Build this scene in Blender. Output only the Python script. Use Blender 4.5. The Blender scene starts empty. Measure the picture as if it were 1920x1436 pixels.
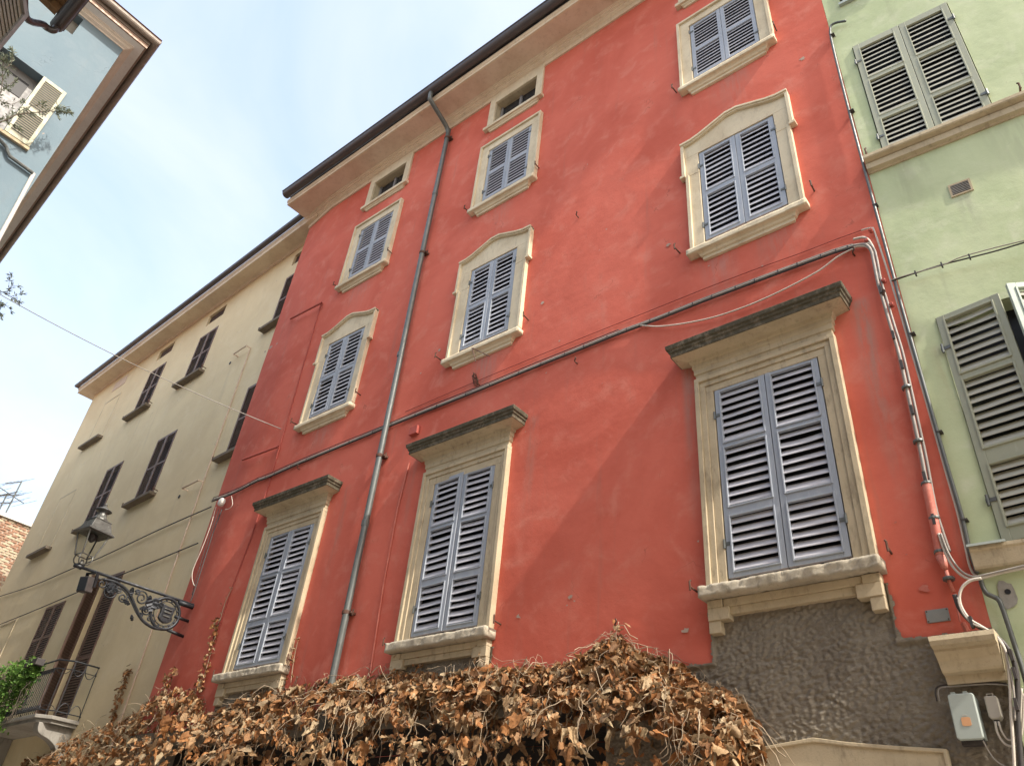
import bpy, bmesh, math, random
from mathutils import Matrix, Vector, noise
R_ = math.radians
rnd = random.Random(7)
S = bpy.context.scene
C = S.collection

# ------------------------------------------------------------------ camera
W, H, FPX = 1920.0, 1436.0, 1460.547
YAW, PIT, ROL = R_(42.3537), R_(35.3773), R_(6.1454)
CAM = Vector((0, -7.0, 1.6))
_f = Vector((-math.sin(YAW)*math.cos(PIT), math.cos(YAW)*math.cos(PIT), math.sin(PIT)))
_r0 = Vector((math.cos(YAW), math.sin(YAW), 0)); _u0 = _r0.cross(_f)
_r = _r0*math.cos(ROL)+_u0*math.sin(ROL); _u = -_r0*math.sin(ROL)+_u0*math.cos(ROL)
cd = bpy.data.cameras.new('camera'); co = bpy.data.objects.new('camera', cd); C.objects.link(co)
co.matrix_world = Matrix(((_r.x, _u.x, -_f.x, CAM.x), (_r.y, _u.y, -_f.y, CAM.y), (_r.z, _u.z, -_f.z, CAM.z), (0, 0, 0, 1)))
cd.sensor_width = 36; cd.lens = 36*FPX/W; cd.clip_start = .05; cd.clip_end = 3000
S.camera = co

# ------------------------------------------------------------------ sky, sun, exposure
SUN_DIR = Vector((1.0, -.118, 1.087)).normalized()          # towards the sun
SUN_EL = math.asin(SUN_DIR.z)
wd = bpy.data.worlds.new('World'); S.world = wd; wd.use_nodes = True
nt = wd.node_tree; nt.nodes.clear()
out = nt.nodes.new('ShaderNodeOutputWorld'); bg = nt.nodes.new('ShaderNodeBackground')
sk = nt.nodes.new('ShaderNodeTexSky'); sk.sky_type = 'NISHITA'; sk.sun_disc = False
sk.sun_elevation = SUN_EL; sk.sun_rotation = math.atan2(SUN_DIR.x, SUN_DIR.y)
sk.air_density = 1.9; sk.dust_density = 4.2; sk.ozone_density = .8
tcw = nt.nodes.new('ShaderNodeTexCoord'); mpw = nt.nodes.new('ShaderNodeMapping')
mpw.inputs['Scale'].default_value = (1, 1, 1.6)
nz = nt.nodes.new('ShaderNodeTexNoise'); nz.inputs['Scale'].default_value = 2.1; nz.inputs['Detail'].default_value = 6; nz.inputs['Roughness'].default_value = .52
nz.inputs['Distortion'].default_value = .5
rp = nt.nodes.new('ShaderNodeValToRGB'); rp.color_ramp.elements[0].position = .36; rp.color_ramp.elements[1].position = .68
rp.color_ramp.elements[0].color = (1.02, 1.20, 1.66, 1); rp.color_ramp.elements[1].color = (1.98, 1.84, 1.93, 1)
mx = nt.nodes.new('ShaderNodeMix'); mx.data_type = 'RGBA'
mx.inputs[0].default_value = .6                            # thin veil of cloud, same radiance scale as the sky
L = nt.links.new
L(tcw.outputs['Generated'], mpw.inputs[0]); L(mpw.outputs[0], nz.inputs['Vector']); L(nz.outputs[0], rp.inputs[0])
L(rp.outputs[0], mx.inputs[7]); L(sk.outputs[0], mx.inputs[6]); L(mx.outputs[2], bg.inputs[0]); L(bg.outputs[0], out.inputs[0])
bg.inputs[1].default_value = .15
sl = bpy.data.lights.new('sun', 'SUN'); sl.energy = 1.75; sl.angle = R_(1.6); sl.color = (1, .93, .82)
so = bpy.data.objects.new('sun', sl); C.objects.link(so); so.location = (20, -10, 40)
so.rotation_euler = SUN_DIR.to_track_quat('Z', 'Y').to_euler()
S.view_settings.view_transform = 'Standard'; S.view_settings.look = 'None'
S.view_settings.exposure = 1.88; S.view_settings.gamma = 1.0
S.render.engine = 'CYCLES'
S.cycles.max_bounces = 6; S.cycles.diffuse_bounces = 3; S.cycles.glossy_bounces = 2; S.cycles.transmission_bounces = 4; S.cycles.transparent_max_bounces = 4

# ------------------------------------------------------------------ helpers
def ray(px, py):
    return _f + _r*((px-W/2)/FPX) + _u*((H/2-py)/FPX)
def at(px, py, o=0.0):                     # a pixel on the red facade, o metres in front of it
    v = ray(px, py); k = (7.0-o)/v.y
    return CAM + v*k
def on_plane(px, py, p0, n):
    v = ray(px, py); k = (Vector(p0)-CAM).dot(n)/v.dot(n)
    return CAM + v*k
FR = Matrix.Identity(4)                                                     # red facade: local x right, -y outward
FG = Matrix.Translation((-1.03, 0, 0)) @ Matrix.Rotation(R_(3.7), 4, 'Z')   # green facade, turns slightly away
FY = Matrix.Translation((-14.3, .45, 0)) @ Matrix.Rotation(R_(-2.3), 4, 'Z') # yellow facade
FA = Matrix.Translation((-11.4, -5.894, 0)) @ Matrix.Rotation(R_(90), 4, 'Z') # blue house, wall towards the camera
WORLD = {}                                  # world matrices of empties
def tag(o, label=None, cat=None, group=None, kind=None):
    if label: o['label'] = label
    if cat: o['category'] = cat
    if group: o['group'] = group
    if kind: o['kind'] = kind
    return o
def empty(name, mw, label, cat, group=None):
    o = bpy.data.objects.new(name, None); C.objects.link(o); o.empty_display_size = .2
    o.matrix_world = mw; WORLD[o.name] = mw.copy()
    return tag(o, label, cat, group)
def place(o, mw, parent=None):
    if parent is not None:
        o.parent = parent; o.matrix_parent_inverse = Matrix.Identity(4)
        o.matrix_local = WORLD[parent.name].inverted() @ mw
    else:
        o.matrix_world = mw
    WORLD[o.name] = mw.copy()
class MB:
    """collects geometry in a frame (x right, y = -outward, z up); builds one mesh object"""
    def __init__(s, frame=FR): s.v = []; s.f = []; s.M = frame; s.mi = []; s.tint = None
    def V(s, p): s.v.append(Vector(p)); return len(s.v)-1
    def F(s, idx, m=0): s.f.append(tuple(idx)); s.mi.append(m)
    def box(s, x0, x1, o0, o1, z0, z1, m=0):        # o = outward
        if x0 > x1: x0, x1 = x1, x0
        if o0 > o1: o0, o1 = o1, o0
        i = len(s.v)
        for z in (z0, z1):
            for x, o in ((x0, o1), (x1, o1), (x1, o0), (x0, o0)): s.V((x, -o, z))
        for q in ((3, 2, 1, 0), (4, 5, 6, 7), (0, 1, 5, 4), (1, 2, 6, 5), (2, 3, 7, 6), (3, 0, 4, 7)): s.F([i+k for k in q], m)
    def hexa(s, P, m=0):
        i = len(s.v)
        for p in P: s.V(p)
        for q in ((3, 2, 1, 0), (4, 5, 6, 7), (0, 1, 5, 4), (1, 2, 6, 5), (2, 3, 7, 6), (3, 0, 4, 7)): s.F([i+k for k in q], m)
    def prism(s, poly, o0, o1, m=0):                # poly of (x,z) counter-clockwise seen from outside, from depth o0 to o1
        n = len(poly); i = len(s.v)
        for o in (o0, o1):
            for x, z in poly: s.V((x, -o, z))
        s.F([i+n+k for k in range(n)], m); s.F([i+k for k in reversed(range(n))], m)
        for k in range(n):
            l = (k+1) % n; s.F((i+k, i+l, i+n+l, i+n+k), m)
    def sweep(s, prof, path, cap=True, m=0, closed=False):
        """prof: list of (o,z); path: list of ((x,y) wall point, (nx,ny) outward offset dir)"""
        n = len(prof); i = len(s.v)
        for (p, nn) in path:
            for o, z in prof: s.V((p[0]+nn[0]*o, p[1]+nn[1]*o, z))
        for a in range(len(path)-1):
            for k in range(n if closed else n-1):
                l = (k+1) % n
                s.F((i+a*n+k, i+(a+1)*n+k, i+(a+1)*n+l, i+a*n+l), m)
        if cap:
            s.F([i+k for k in range(n)], m); s.F([i+(len(path)-1)*n+k for k in reversed(range(n))], m)
    def mould(s, prof, c, hb, m=0):
        """mitred moulding with returns: half width at depth o is hb+o"""
        i = len(s.v)
        for o, z in prof:
            s.V((c-hb-o, 0.01, z)); s.V((c-hb-o, -o, z)); s.V((c+hb+o, -o, z)); s.V((c+hb+o, 0.01, z))
        for k in range(len(prof)-1):
            a = i+4*k; b = a+4
            for j in range(3): s.F((a+j, a+j+1, b+j+1, b+j), m)
        s.F((i+3, i+2, i+1, i), m); e = i+4*(len(prof)-1); s.F((e, e+1, e+2, e+3), m)
    def tube(s, pts, r, n=6, m=0, cap=True, r1=None):
        pts = [Vector(p) for p in pts]; i = len(s.v); N = len(pts)
        prev = None
        for a, p in enumerate(pts):
            t = (pts[min(a+1, N-1)]-pts[max(a-1, 0)])
            if t.length < 1e-9: t = Vector((0, 0, 1))
            t.normalize()
            if prev is None:
                x = t.cross(Vector((0, 0, 1)) if abs(t.z) < .9 else Vector((1, 0, 0))).normalized()
            else:
                x = (prev - t*prev.dot(t)); x = x.normalized() if x.length > 1e-6 else t.orthogonal().normalized()
            prev = x; y = t.cross(x)
            rr = r if r1 is None else r+(r1-r)*a/max(1, N-1)
            for k in range(n):
                w = 2*math.pi*k/n; s.V(p+x*(rr*math.cos(w))+y*(rr*math.sin(w)))
        for a in range(N-1):
            for k in range(n):
                l = (k+1) % n
                s.F((i+a*n+k, i+a*n+l, i+(a+1)*n+l, i+(a+1)*n+k), m)
        if cap:
            s.F([i+k for k in reversed(range(n))], m); s.F([i+(N-1)*n+k for k in range(n)], m)
    def lathe(s, c, prof, n=12, m=0, rot=0.0):
        i = len(s.v)
        for r, z in prof:
            for k in range(n):
                w = 2*math.pi*k/n+rot; s.V((c[0]+r*math.cos(w), c[1]+r*math.sin(w), c[2]+z))
        for a in range(len(prof)-1):
            for k in range(n):
                l = (k+1) % n; s.F((i+a*n+k, i+a*n+l, i+(a+1)*n+l, i+(a+1)*n+k), m)
        s.F([i+k for k in reversed(range(n))], m); s.F([i+(len(prof)-1)*n+k for k in range(n)], m)
    def build(s, name, mats, parent=None, smooth=False, bevel=0, kind=None, fix=True):
        me = bpy.data.meshes.new(name)
        mw = WORLD[parent.name] if parent is not None else Matrix.Translation(sum((s.M @ v for v in s.v), Vector())/max(1, len(s.v)))
        inv = mw.inverted() @ s.M
        me.from_pydata([inv @ v for v in s.v], [], s.f)
        for mt in (mats if isinstance(mats, (list, tuple)) else [mats]): me.materials.append(mt)
        if any(s.mi): me.polygons.foreach_set('material_index', s.mi)
        if fix:
            b = bmesh.new(); b.from_mesh(me); bmesh.ops.recalc_face_normals(b, faces=b.faces); b.to_mesh(me); b.free()
        if smooth: me.polygons.foreach_set('use_smooth', [True]*len(me.polygons))
        if s.tint is not None:
            at_ = me.attributes.new('tint', 'FLOAT_COLOR', 'POINT')
            at_.data.foreach_set('color', [c for t in s.tint for c in (t, t, t, 1)])
        me.update()
        o = bpy.data.objects.new(name, me); C.objects.link(o)
        place(o, mw, parent)
        if smooth and bevel == 0 and smooth != 'full':
            pass
        if bevel:
            b = o.modifiers.new('bevel', 'BEVEL'); b.width = bevel; b.segments = 2; b.limit_method = 'ANGLE'; b.angle_limit = R_(40)
        if kind: o['kind'] = kind
        return o
def smooth_pts(pts, k=6):
    P = [Vector(p) for p in pts]; Q = []
    for i in range(len(P)-1):
        a = P[max(i-1, 0)]; b = P[i]; c = P[i+1]; d = P[min(i+2, len(P)-1)]
        for t in range(k):
            t /= k
            Q.append(.5*((2*b)+(c-a)*t+(2*a-5*b+4*c-d)*t*t+(3*b-a-3*c+d)*t**3))
    Q.append(P[-1]); return Q

# ------------------------------------------------------------------ materials
def lin(r, g, b):
    f = lambda c: ((c/255+.055)/1.055)**2.4 if c > 10 else c/255/12.92
    return (f(r), f(g), f(b), 1)
class NT:
    def __init__(s, name):
        s.m = bpy.data.materials.new(name); s.m.use_nodes = True; s.t = s.m.node_tree
        s.b = s.t.nodes['Principled BSDF']; s.pos = s.t.nodes.new('ShaderNodeNewGeometry').outputs['Position']
    def n(s, ty, **kw):
        x = s.t.nodes.new(ty)
        for k, v in kw.items(): setattr(x, k, v)
        return x
    def L(s, a, b): s.t.links.new(a, b)
    def noise(s, scale, detail=6, rough=.55, vec=None, dist=0, stretch=None):
        v = vec or s.pos
        if stretch:
            mp = s.n('ShaderNodeMapping'); mp.inputs['Scale'].default_value = stretch; s.L(v, mp.inputs[0]); v = mp.outputs[0]
        x = s.n('ShaderNodeTexNoise'); x.inputs['Scale'].default_value = scale; x.inputs['Detail'].default_value = detail
        x.inputs['Roughness'].default_value = rough; x.inputs['Distortion'].default_value = dist; s.L(v, x.inputs['Vector'])
        return x.outputs[0]
    def ramp(s, fac, a, b, lo=0., hi=1.):
        x = s.n('ShaderNodeMapRange'); x.interpolation_type = 'SMOOTHSTEP'
        for i, v in zip((1, 2, 3, 4), (a, b, lo, hi)): x.inputs[i].default_value = v
        s.L(fac, x.inputs[0]); return x.outputs[0]
    def mix(s, fac, a, b, mode='MIX'):
        x = s.n('ShaderNodeMix', data_type='RGBA', blend_type=mode)
        for v, i in ((fac, 0), (a, 6), (b, 7)):
            if hasattr(v, 'links'): s.L(v, x.inputs[i])
            else: x.inputs[i].default_value = v
        return x.outputs[2]
    def math(s, op, a, b=0.):
        x = s.n('ShaderNodeMath', operation=op)
        for v, i in ((a, 0), (b, 1)):
            if hasattr(v, 'links'): s.L(v, x.inputs[i])
            else: x.inputs[i].default_value = v
        return x.outputs[0]
    def bump(s, h, strength, dist):
        x = s.n('ShaderNodeBump'); x.inputs['Strength'].default_value = strength; x.inputs['Distance'].default_value = dist
        s.L(h, x.inputs['Height'])
        if s.b.inputs['Normal'].links: s.L(s.b.inputs['Normal'].links[0].from_socket, x.inputs['Normal'])
        s.L(x.outputs[0], s.b.inputs['Normal'])
    def done(s, col, rough=.85, metal=0., spec=None):
        if hasattr(col, 'links'): s.L(col, s.b.inputs['Base Color'])
        else: s.b.inputs['Base Color'].default_value = col
        if hasattr(rough, 'links'): s.L(rough, s.b.inputs['Roughness'])
        else: s.b.inputs['Roughness'].default_value = rough
        s.b.inputs['Metallic'].default_value = metal
        if spec is not None: s.b.inputs['Specular IOR Level'].default_value = spec
        return s.m
def plaster(name, base, dark, pale, streak=.25, und=.012, chalk=.5, bands=(), grain=.35):
    t = NT(name)
    big = t.noise(.55, 7, .6, dist=.6); c = t.mix(t.ramp(big, .35, .68), base, dark)
    mid = t.noise(2.6, 8, .62, dist=.4); c = t.mix(t.math('MULTIPLY', t.ramp(mid, .48, .74), chalk), c, pale)
    dg = t.noise(1.1, 5, .6, stretch=(1.1, 1, 2.4)); c = t.mix(t.math('MULTIPLY', t.ramp(dg, .5, .72), .35), c, dark)
    st = t.noise(1.6, 5, .65, stretch=(3.2, 3.2, .22)); c = t.mix(t.math('MULTIPLY', t.ramp(st, .55, .8), streak), c, (.20, .18, .15, 1))
    sx = t.n('ShaderNodeSeparateXYZ'); t.L(t.pos, sx.inputs[0])
    brk = t.ramp(t.noise(5, 4, .6, stretch=(2.5, 1, .4)), .3, .62) if bands else None
    for (bx_, bw, ztop, zlen, col, amt) in bands:               # run-off stains below hoods and sills
        d = t.math('ABSOLUTE', t.math('SUBTRACT', sx.outputs[0], bx_))
        m = t.ramp(d, 0, bw, 1, 0)
        a = t.ramp(sx.outputs[2], ztop-zlen, ztop, 0, 1); a2 = t.ramp(sx.outputs[2], ztop, ztop+.12, 1, 0)
        m = t.math('MULTIPLY', t.math('MULTIPLY', m, t.math('MULTIPLY', a, a2)), t.math('MULTIPLY', brk, amt))
        c = t.mix(m, c, col)
    vor = t.n('ShaderNodeTexVoronoi'); vor.inputs['Scale'].default_value = 1.5; t.L(t.pos, vor.inputs['Vector'])
    wob = t.math('ADD', vor.outputs['Distance'], t.math('MULTIPLY', t.noise(30, 3), .16))
    c = t.mix(t.ramp(wob, .085, .098, .7, 0), c, (.42, .33, .27, 1))   # small chips in the paint
    wv = t.n('ShaderNodeVectorMath', operation='ADD'); nv = t.n('ShaderNodeTexNoise'); nv.inputs['Scale'].default_value = 2.2; nv.inputs['Detail'].default_value = 4
    t.L(t.pos, nv.inputs['Vector']); t.L(t.pos, wv.inputs[0]); t.L(nv.outputs['Color'], wv.inputs[1])
    ck = t.n('ShaderNodeTexVoronoi', feature='DISTANCE_TO_EDGE'); ck.inputs['Scale'].default_value = .55; t.L(wv.outputs[0], ck.inputs['Vector'])
    c = t.mix(t.math('MULTIPLY', t.ramp(ck.outputs['Distance'], .001, .004, 1, 0), t.ramp(mid, .50, .62, 0, .5)), c, k(dark, .5))
    fine = t.noise(90, 4, .7); c = t.mix(t.math('MULTIPLY', t.ramp(fine, .35, .75), .16), c, dark)
    t.bump(t.noise(1.7, 4, .5), 1.0, und); t.bump(t.noise(9, 5, .6), .5, .006); t.bump(fine, grain, .0035)
    return t.done(c, .88, spec=.25)
def stone(name, base, stain, soot, amt=.5, bump=.3, bs=60, moss=None):
    t = NT(name)
    c = t.mix(t.ramp(t.noise(1.8, 7, .6), .38, .7), base, stain)
    c = t.mix(t.math('MULTIPLY', t.ramp(t.noise(6, 6, .7, stretch=(2.2, 2.2, .7)), .5, .76), amt), c, soot)
    c = t.mix(t.math('MULTIPLY', t.ramp(t.noise(45, 4, .7), .55, .75), .35), c, soot)
    if moss: c = t.mix(t.ramp(t.noise(12, 6, .75), .36, .56), c, moss)
    t.bump(t.noise(bs, 5, .7), bump, .006); t.bump(t.noise(9, 4), .25, .008)
    return t.done(c, .9, spec=.2)
def paint(name, base, worn, rough=.5, bump=.15, amt=.5, bs=70, grain=(1, 1, 1), metal=0):
    t = NT(name)
    c = t.mix(t.math('MULTIPLY', t.ramp(t.noise(7, 6, .7, stretch=grain), .45, .72), amt), base, worn)
    c = t.mix(t.math('MULTIPLY', t.ramp(t.noise(60, 4, .7, stretch=grain), .55, .75), .35), c, worn)
    oi = t.n('ShaderNodeObjectInfo'); c = t.mix(t.ramp(oi.outputs['Random'], 0, 1, 0, .30), c, k(base, .55))
    c = t.mix(t.ramp(t.noise(24, 5, .75, stretch=grain), .60, .66, 0, .55), c, worn)
    t.bump(t.noise(bs, 4, .6, stretch=grain), bump, .003)
    return t.done(c, t.ramp(t.noise(15, 4), .3, .7, rough-.08, rough+.15), metal)
def k(c, f): return (c[0]*f, c[1]*f, c[2]*f, 1)
grey_st = (.30, .26, .21, 1)
M = {}
M['red'] = plaster('red_plaster', (.62, .152, .104, 1), (.51, .108, .070, 1), (.64, .23, .17, 1), .26, .012, .62,
    bands=((-1.45, .16, 7.5, 3.0, (.36, .24, .2, 1), .8), (-3.52, .12, 7.5, 2.6, (.34, .22, .18, 1), .7), (-3.0, .35, 9.15, 1.2, (.36, .25, .22, 1), .45),
           (-7.0, .45, 9.1, 1.2, (.36, .25, .22, 1), .6), (-2.2, .5, 9.15, 1.0, (.38, .24, .2, 1), .4), (-7.1, .4, 12.8, 1.2, (.42, .25, .2, 1), .4), (-5.9, .14, 7.5, 2.4, (.38, .2, .16, 1), .55), (-8.25, .12, 7.5, 2.2, (.36, .18, .14, 1), .5), (-11.0, .5, 9.1, .9, (.36, .24, .2, 1), .5), (-11.0, .5, 12.75, 1.0, (.42, .24, .2, 1), .4), (-2.5, .5, 12.75, 1.2, (.44, .26, .21, 1), .45), (-9.8, .12, 7.45, 2.4, (.34, .18, .14, 1), .5)))
M['green'] = plaster('green_plaster', (.51, .57, .36, 1), (.40, .465, .275, 1), (.58, .61, .44, 1), .30, .010, .8, bands=((-.6, .45, 9.32, 1.1, (.36, .38, .26, 1), .55), (.5, .6, 9.32, 1.3, (.36, .38, .26, 1), .5), (-.2, .14, 8.44, .8, (.33, .34, .25, 1), .6), (-.86, .10, 6.6, 1.2, (.4, .36, .22, 1), .5)))
M['yellow'] = plaster('yellow_plaster', (.78, .655, .42, 1), (.70, .575, .36, 1), (.80, .69, .49, 1), .16, .006, .5)
M['blue'] = plaster('blue_plaster', (.160, .218, .256, 1), (.138, .194, .236, 1), (.19, .24, .275, 1), .2, .006, .7)
M['ochre'] = plaster('ochre_plaster', (.5, .36, .2, 1), (.42, .3, .16, 1), (.55, .42, .26, 1))
M['cream'] = stone('cream_stone', (.66, .575, .42, 1), (.55, .46, .32, 1), (.27, .22, .16, 1), .38)
M['creamdirty'] = stone('weathered_cream_stone', (.50, .42, .29, 1), (.40, .33, .225, 1), (.17, .14, .105, 1), .6, .45)
M['soffit'] = stone('cornice_plaster', (.66, .54, .43, 1), (.57, .44, .335, 1), (.30, .21, .15, 1), .35)
M['corn'] = stone('cornice_cream', (.68, .58, .44, 1), (.60, .49, .36, 1), (.28, .21, .15, 1), .35)
M['flake'] = stone('bare_plaster', (.40, .29, .23, 1), (.46, .36, .29, 1), (.33, .2, .15, 1), .5)
M['palegrey'] = stone('pale_grey_plaster', (.72, .71, .68, 1), (.64, .63, .60, 1), (.35, .32, .28, 1), .25)
M['palegrey2'] = stone('pale_beige_plaster', (.72, .66, .58, 1), (.63, .57, .49, 1), (.35, .29, .23, 1), .25)
M['moss'] = stone('mossy_hood_stone', (.20, .17, .125, 1), (.09, .077, .057, 1), (.03, .028, .022, 1), .8, 1.0, 40, moss=(.075, .066, .045, 1))
M['sill'] = stone('crumbling_sill_stone', (.46, .41, .32, 1), (.36, .32, .25, 1), (.13, .115, .09, 1), .6, .8, 45)
def rough_render():
    t = NT('rough_grey_render')
    c = t.mix(t.ramp(t.noise(1.6, 6, .6), .35, .7), (.245, .215, .17, 1), (.175, .15, .12, 1))
    c = t.mix(t.ramp(t.noise(16, 6, .7), .45, .75, 0, .5), c, (.36, .33, .27, 1))
    t.bump(t.noise(40, 6, .7, stretch=(.8, 1, 1.3)), 1.0, .018); t.bump(t.noise(150, 3), .3, .003)
    return t.done(c, .95, spec=.15)
M['rough'] = rough_render()
M['porch_shade'] = paint('porch_shade_black', (.018, .014, .012, 1), (.03, .024, .02, 1), .6)  # near-black colour standing in for deep shade behind the ivy
M['shut'] = paint('grey_blue_shutter_paint', (.315, .35, .405, 1), (.46, .48, .51, 1), .5, .2, .4, 50, (1, 1, .3))
M['slat'] = paint('grey_slat_paint', (.49, .485, .52, 1), (.31, .305, .325, 1), .55, .2, .5, 50, (.25, 1, 1))
M['gshut'] = paint('sage_shutter_paint', (.33, .345, .255, 1), (.40, .41, .32, 1), .5, .15, .35, 50, (1, 1, .3))
M['gslat'] = paint('sage_slat_paint', (.43, .42, .345, 1), (.32, .31, .25, 1), .5, .15, .4, 50, (.3, 1, 1))
M['gpale'] = paint('pale_green_shutter_paint', (.42, .50, .43, 1), (.5, .55, .5, 1), .5, .1, .3)
M['bshut'] = paint('brown_shutter_paint', (.155, .098, .074, 1), (.24, .17, .135, 1), .55, .2, .4, 50, (1, 1, .3))
M['yshut'] = paint('cream_shutter_paint', (.34, .335, .235, 1), (.29, .285, .21, 1), .5)
M['beigeslat'] = paint('beige_slat_paint', (.22, .205, .16, 1), (.17, .155, .12, 1), .6)
M['dark'] = NT('dark_interior').done((.008, .009, .014, 1), .6)  # near-black sheets stand in for shade behind shutters and in holes
M['casement'] = paint('grey_white_casement_paint', (.215, .21, .215, 1), (.17, .165, .165, 1), .5)
def glassy():
    t = NT('dusty_window_glass'); return t.done((.025, .028, .034, 1), .12)
M['pane'] = glassy()
M['gutter'] = paint('dark_brown_gutter_metal', (.085, .076, .078, 1), (.14, .125, .125, 1), .36, .05, .4, 30, (.2, 1, 1), .35)
M['pipe'] = paint('grey_downpipe_metal', (.115, .125, .12, 1), (.19, .19, .175, 1), .42, .08, .5, 30, (1, 1, .3), .3)
M['iron'] = paint('black_wrought_iron', (.028, .031, .037, 1), (.075, .08, .09, 1), .45, .2, .5, 60, (1, 1, 1), .5)
M['rust'] = paint('rusty_iron', (.10, .045, .028, 1), (.05, .03, .025, 1), .8, .4, .6)
M['lampmetal'] = paint('weathered_zinc_lantern', (.085, .085, .08, 1), (.22, .235, .22, 1), .45, .15, .8, 20, (1, 1, 1), .4)
M['cable'] = paint('grey_cable_sheath', (.33, .30, .27, 1), (.2, .18, .16, 1), .6, .1, .6)
M['cabled'] = paint('dark_cable_sheath', (.045, .04, .04, 1), (.09, .07, .065, 1), .6, .1, .5)
M['cablew'] = paint('pale_cable_sheath', (.58, .53, .46, 1), (.45, .38, .33, 1), .6, .1, .5)
M['redpipe'] = paint('red_painted_pipe', (.49, .13, .09, 1), (.60, .26, .2, 1), .6, .15, .6)
M['redpipe2'] = paint('red_painted_bar', (.36, .07, .05, 1), (.28, .06, .045, 1), .7, .15, .6)
M['boxgrey'] = paint('grey_green_cabinet_plastic', (.38, .43, .40, 1), (.32, .37, .35, 1), .45, .05, .4)
M['boxbeige'] = paint('beige_box_plastic', (.44, .41, .36, 1), (.38, .35, .3, 1), .5, .05, .4)
M['plate'] = paint('grey_cover_plate', (.23, .24, .23, 1), (.3, .3, .28, 1), .45, .1, .5)
M['orange'] = NT('orange_sticker').done((.62, .33, .17, 1), .6)
M['white'] = paint('off_white_paint', (.62, .60, .56, 1), (.5, .48, .44, 1), .5, .1, .4)
M['wood'] = stone('rotten_eave_wood', (.20, .12, .06, 1), (.10, .06, .035, 1), (.03, .022, .018, 1), .7, .6, 30)
M['copper'] = paint('copper_flashing', (.24, .15, .105, 1), (.30, .22, .17, 1), .5, .05, .5, 20, (1, 1, 1), .2)
M['oldgutter'] = paint('aged_copper_gutter', (.27, .225, .19, 1), (.34, .29, .245, 1), .5, .05, .5, 20, (1, 1, 1), .2)
M['balst'] = stone('grey_balcony_stone', (.33, .315, .285, 1), (.25, .235, .21, 1), (.10, .09, .08, 1), .6)
M['sillstone'] = stone('brown_sill_stone', (.21, .175, .135, 1), (.15, .125, .095, 1), (.07, .06, .05, 1), .5)
M['terra'] = paint('terracotta', (.34, .14, .07, 1), (.42, .22, .14, 1), .8, .2, .5)
def bricks():
    t = NT('old_brick_wall'); mp = t.n('ShaderNodeMapping'); mp.inputs['Rotation'].default_value = (R_(90), 0, R_(90)); t.L(t.pos, mp.inputs[0])
    b = t.n('ShaderNodeTexBrick'); t.L(mp.outputs[0], b.inputs['Vector'])
    for kk, v in (('Color1', (.36, .16, .09, 1)), ('Color2', (.50, .36, .23, 1)), ('Mortar', (.42, .36, .29, 1))): b.inputs[kk].default_value = v
    b.inputs['Scale'].default_value = 1; b.inputs['Brick Width'].default_value = .30; b.inputs['Row Height'].default_value = .10; b.inputs['Mortar Size'].default_value = .012
    c = t.mix(t.ramp(t.noise(3.5, 6, .7), .4, .7), b.outputs[0], (.24, .12, .075, 1)); c = t.mix(t.ramp(t.noise(9, 5, .7), .5, .72, 0, .7), c, (.52, .42, .28, 1))
    t.bump(b.outputs['Fac'], -.5, .02); return t.done(c, .9)
M['brick'] = bricks()
M['brick1'] = paint('red_brick', (.36, .205, .135, 1), (.26, .15, .10, 1), .9, .4, .7, 30)
M['brick2'] = paint('buff_brick', (.50, .41, .29, 1), (.42, .31, .21, 1), .9, .4, .7, 30)
M['mortar'] = stone('lime_mortar', (.44, .37, .29, 1), (.36, .28, .21, 1), (.2, .15, .11, 1))
def leafmat(name, cols, trans=.25, rough=.7):
    t = NT(name); a = t.n('ShaderNodeAttribute', attribute_name='tint'); oi = t.n('ShaderNodeObjectInfo')
    f = t.math('FRACT', t.math('ADD', a.outputs['Fac'], oi.outputs['Random']))
    r = t.n('ShaderNodeValToRGB'); r.color_ramp.interpolation = 'LINEAR'
    while len(r.color_ramp.elements) < len(cols): r.color_ramp.elements.new(.5)
    for i, c in enumerate(cols):
        r.color_ramp.elements[i].position = i/(len(cols)-1); r.color_ramp.elements[i].color = c
    t.L(f, r.inputs[0])
    c = t.mix(t.ramp(t.noise(38, 5, .7), .42, .72, 0, .6), r.outputs[0], k(cols[0], .55))
    t.bump(t.noise(60, 4), .4, .006)
    t.done(c, rough, spec=.25)
    tr = t.n('ShaderNodeBsdfTranslucent'); t.L(c, tr.inputs[0]); ms = t.n('ShaderNodeMixShader'); ms.inputs[0].default_value = trans
    o = t.t.nodes['Material Output']; t.L(t.b.outputs[0], ms.inputs[1]); t.L(tr.outputs[0], ms.inputs[2]); t.L(ms.outputs[0], o.inputs[0])
    return t.m
M['deadleaf'] = leafmat('dry_ivy_leaf', [(.13, .065, .030, 1), (.38, .165, .060, 1), (.25, .145, .072, 1), (.46, .32, .18, 1), (.46, .21, .078, 1), (.16, .082, .038, 1), (.52, .41, .26, 1), (.28, .13, .050, 1)], .22)
M['vine'] = paint('dry_vine_stem', (.38, .30, .21, 1), (.20, .14, .09, 1), .85, .2, .6)
M['greenleaf'] = leafmat('bright_green_leaf', [(.07, .16, .03, 1), (.12, .24, .05, 1), (.19, .32, .07, 1), (.09, .19, .04, 1)], .3, .5)
M['olive'] = leafmat('olive_leaf', [(.10, .125, .075, 1), (.16, .185, .125, 1), (.22, .245, .19, 1), (.13, .155, .09, 1)], .15, .55)
M['bark'] = stone('thin_bark', (.12, .10, .08, 1), (.08, .065, .05, 1), (.03, .025, .02, 1))
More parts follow.
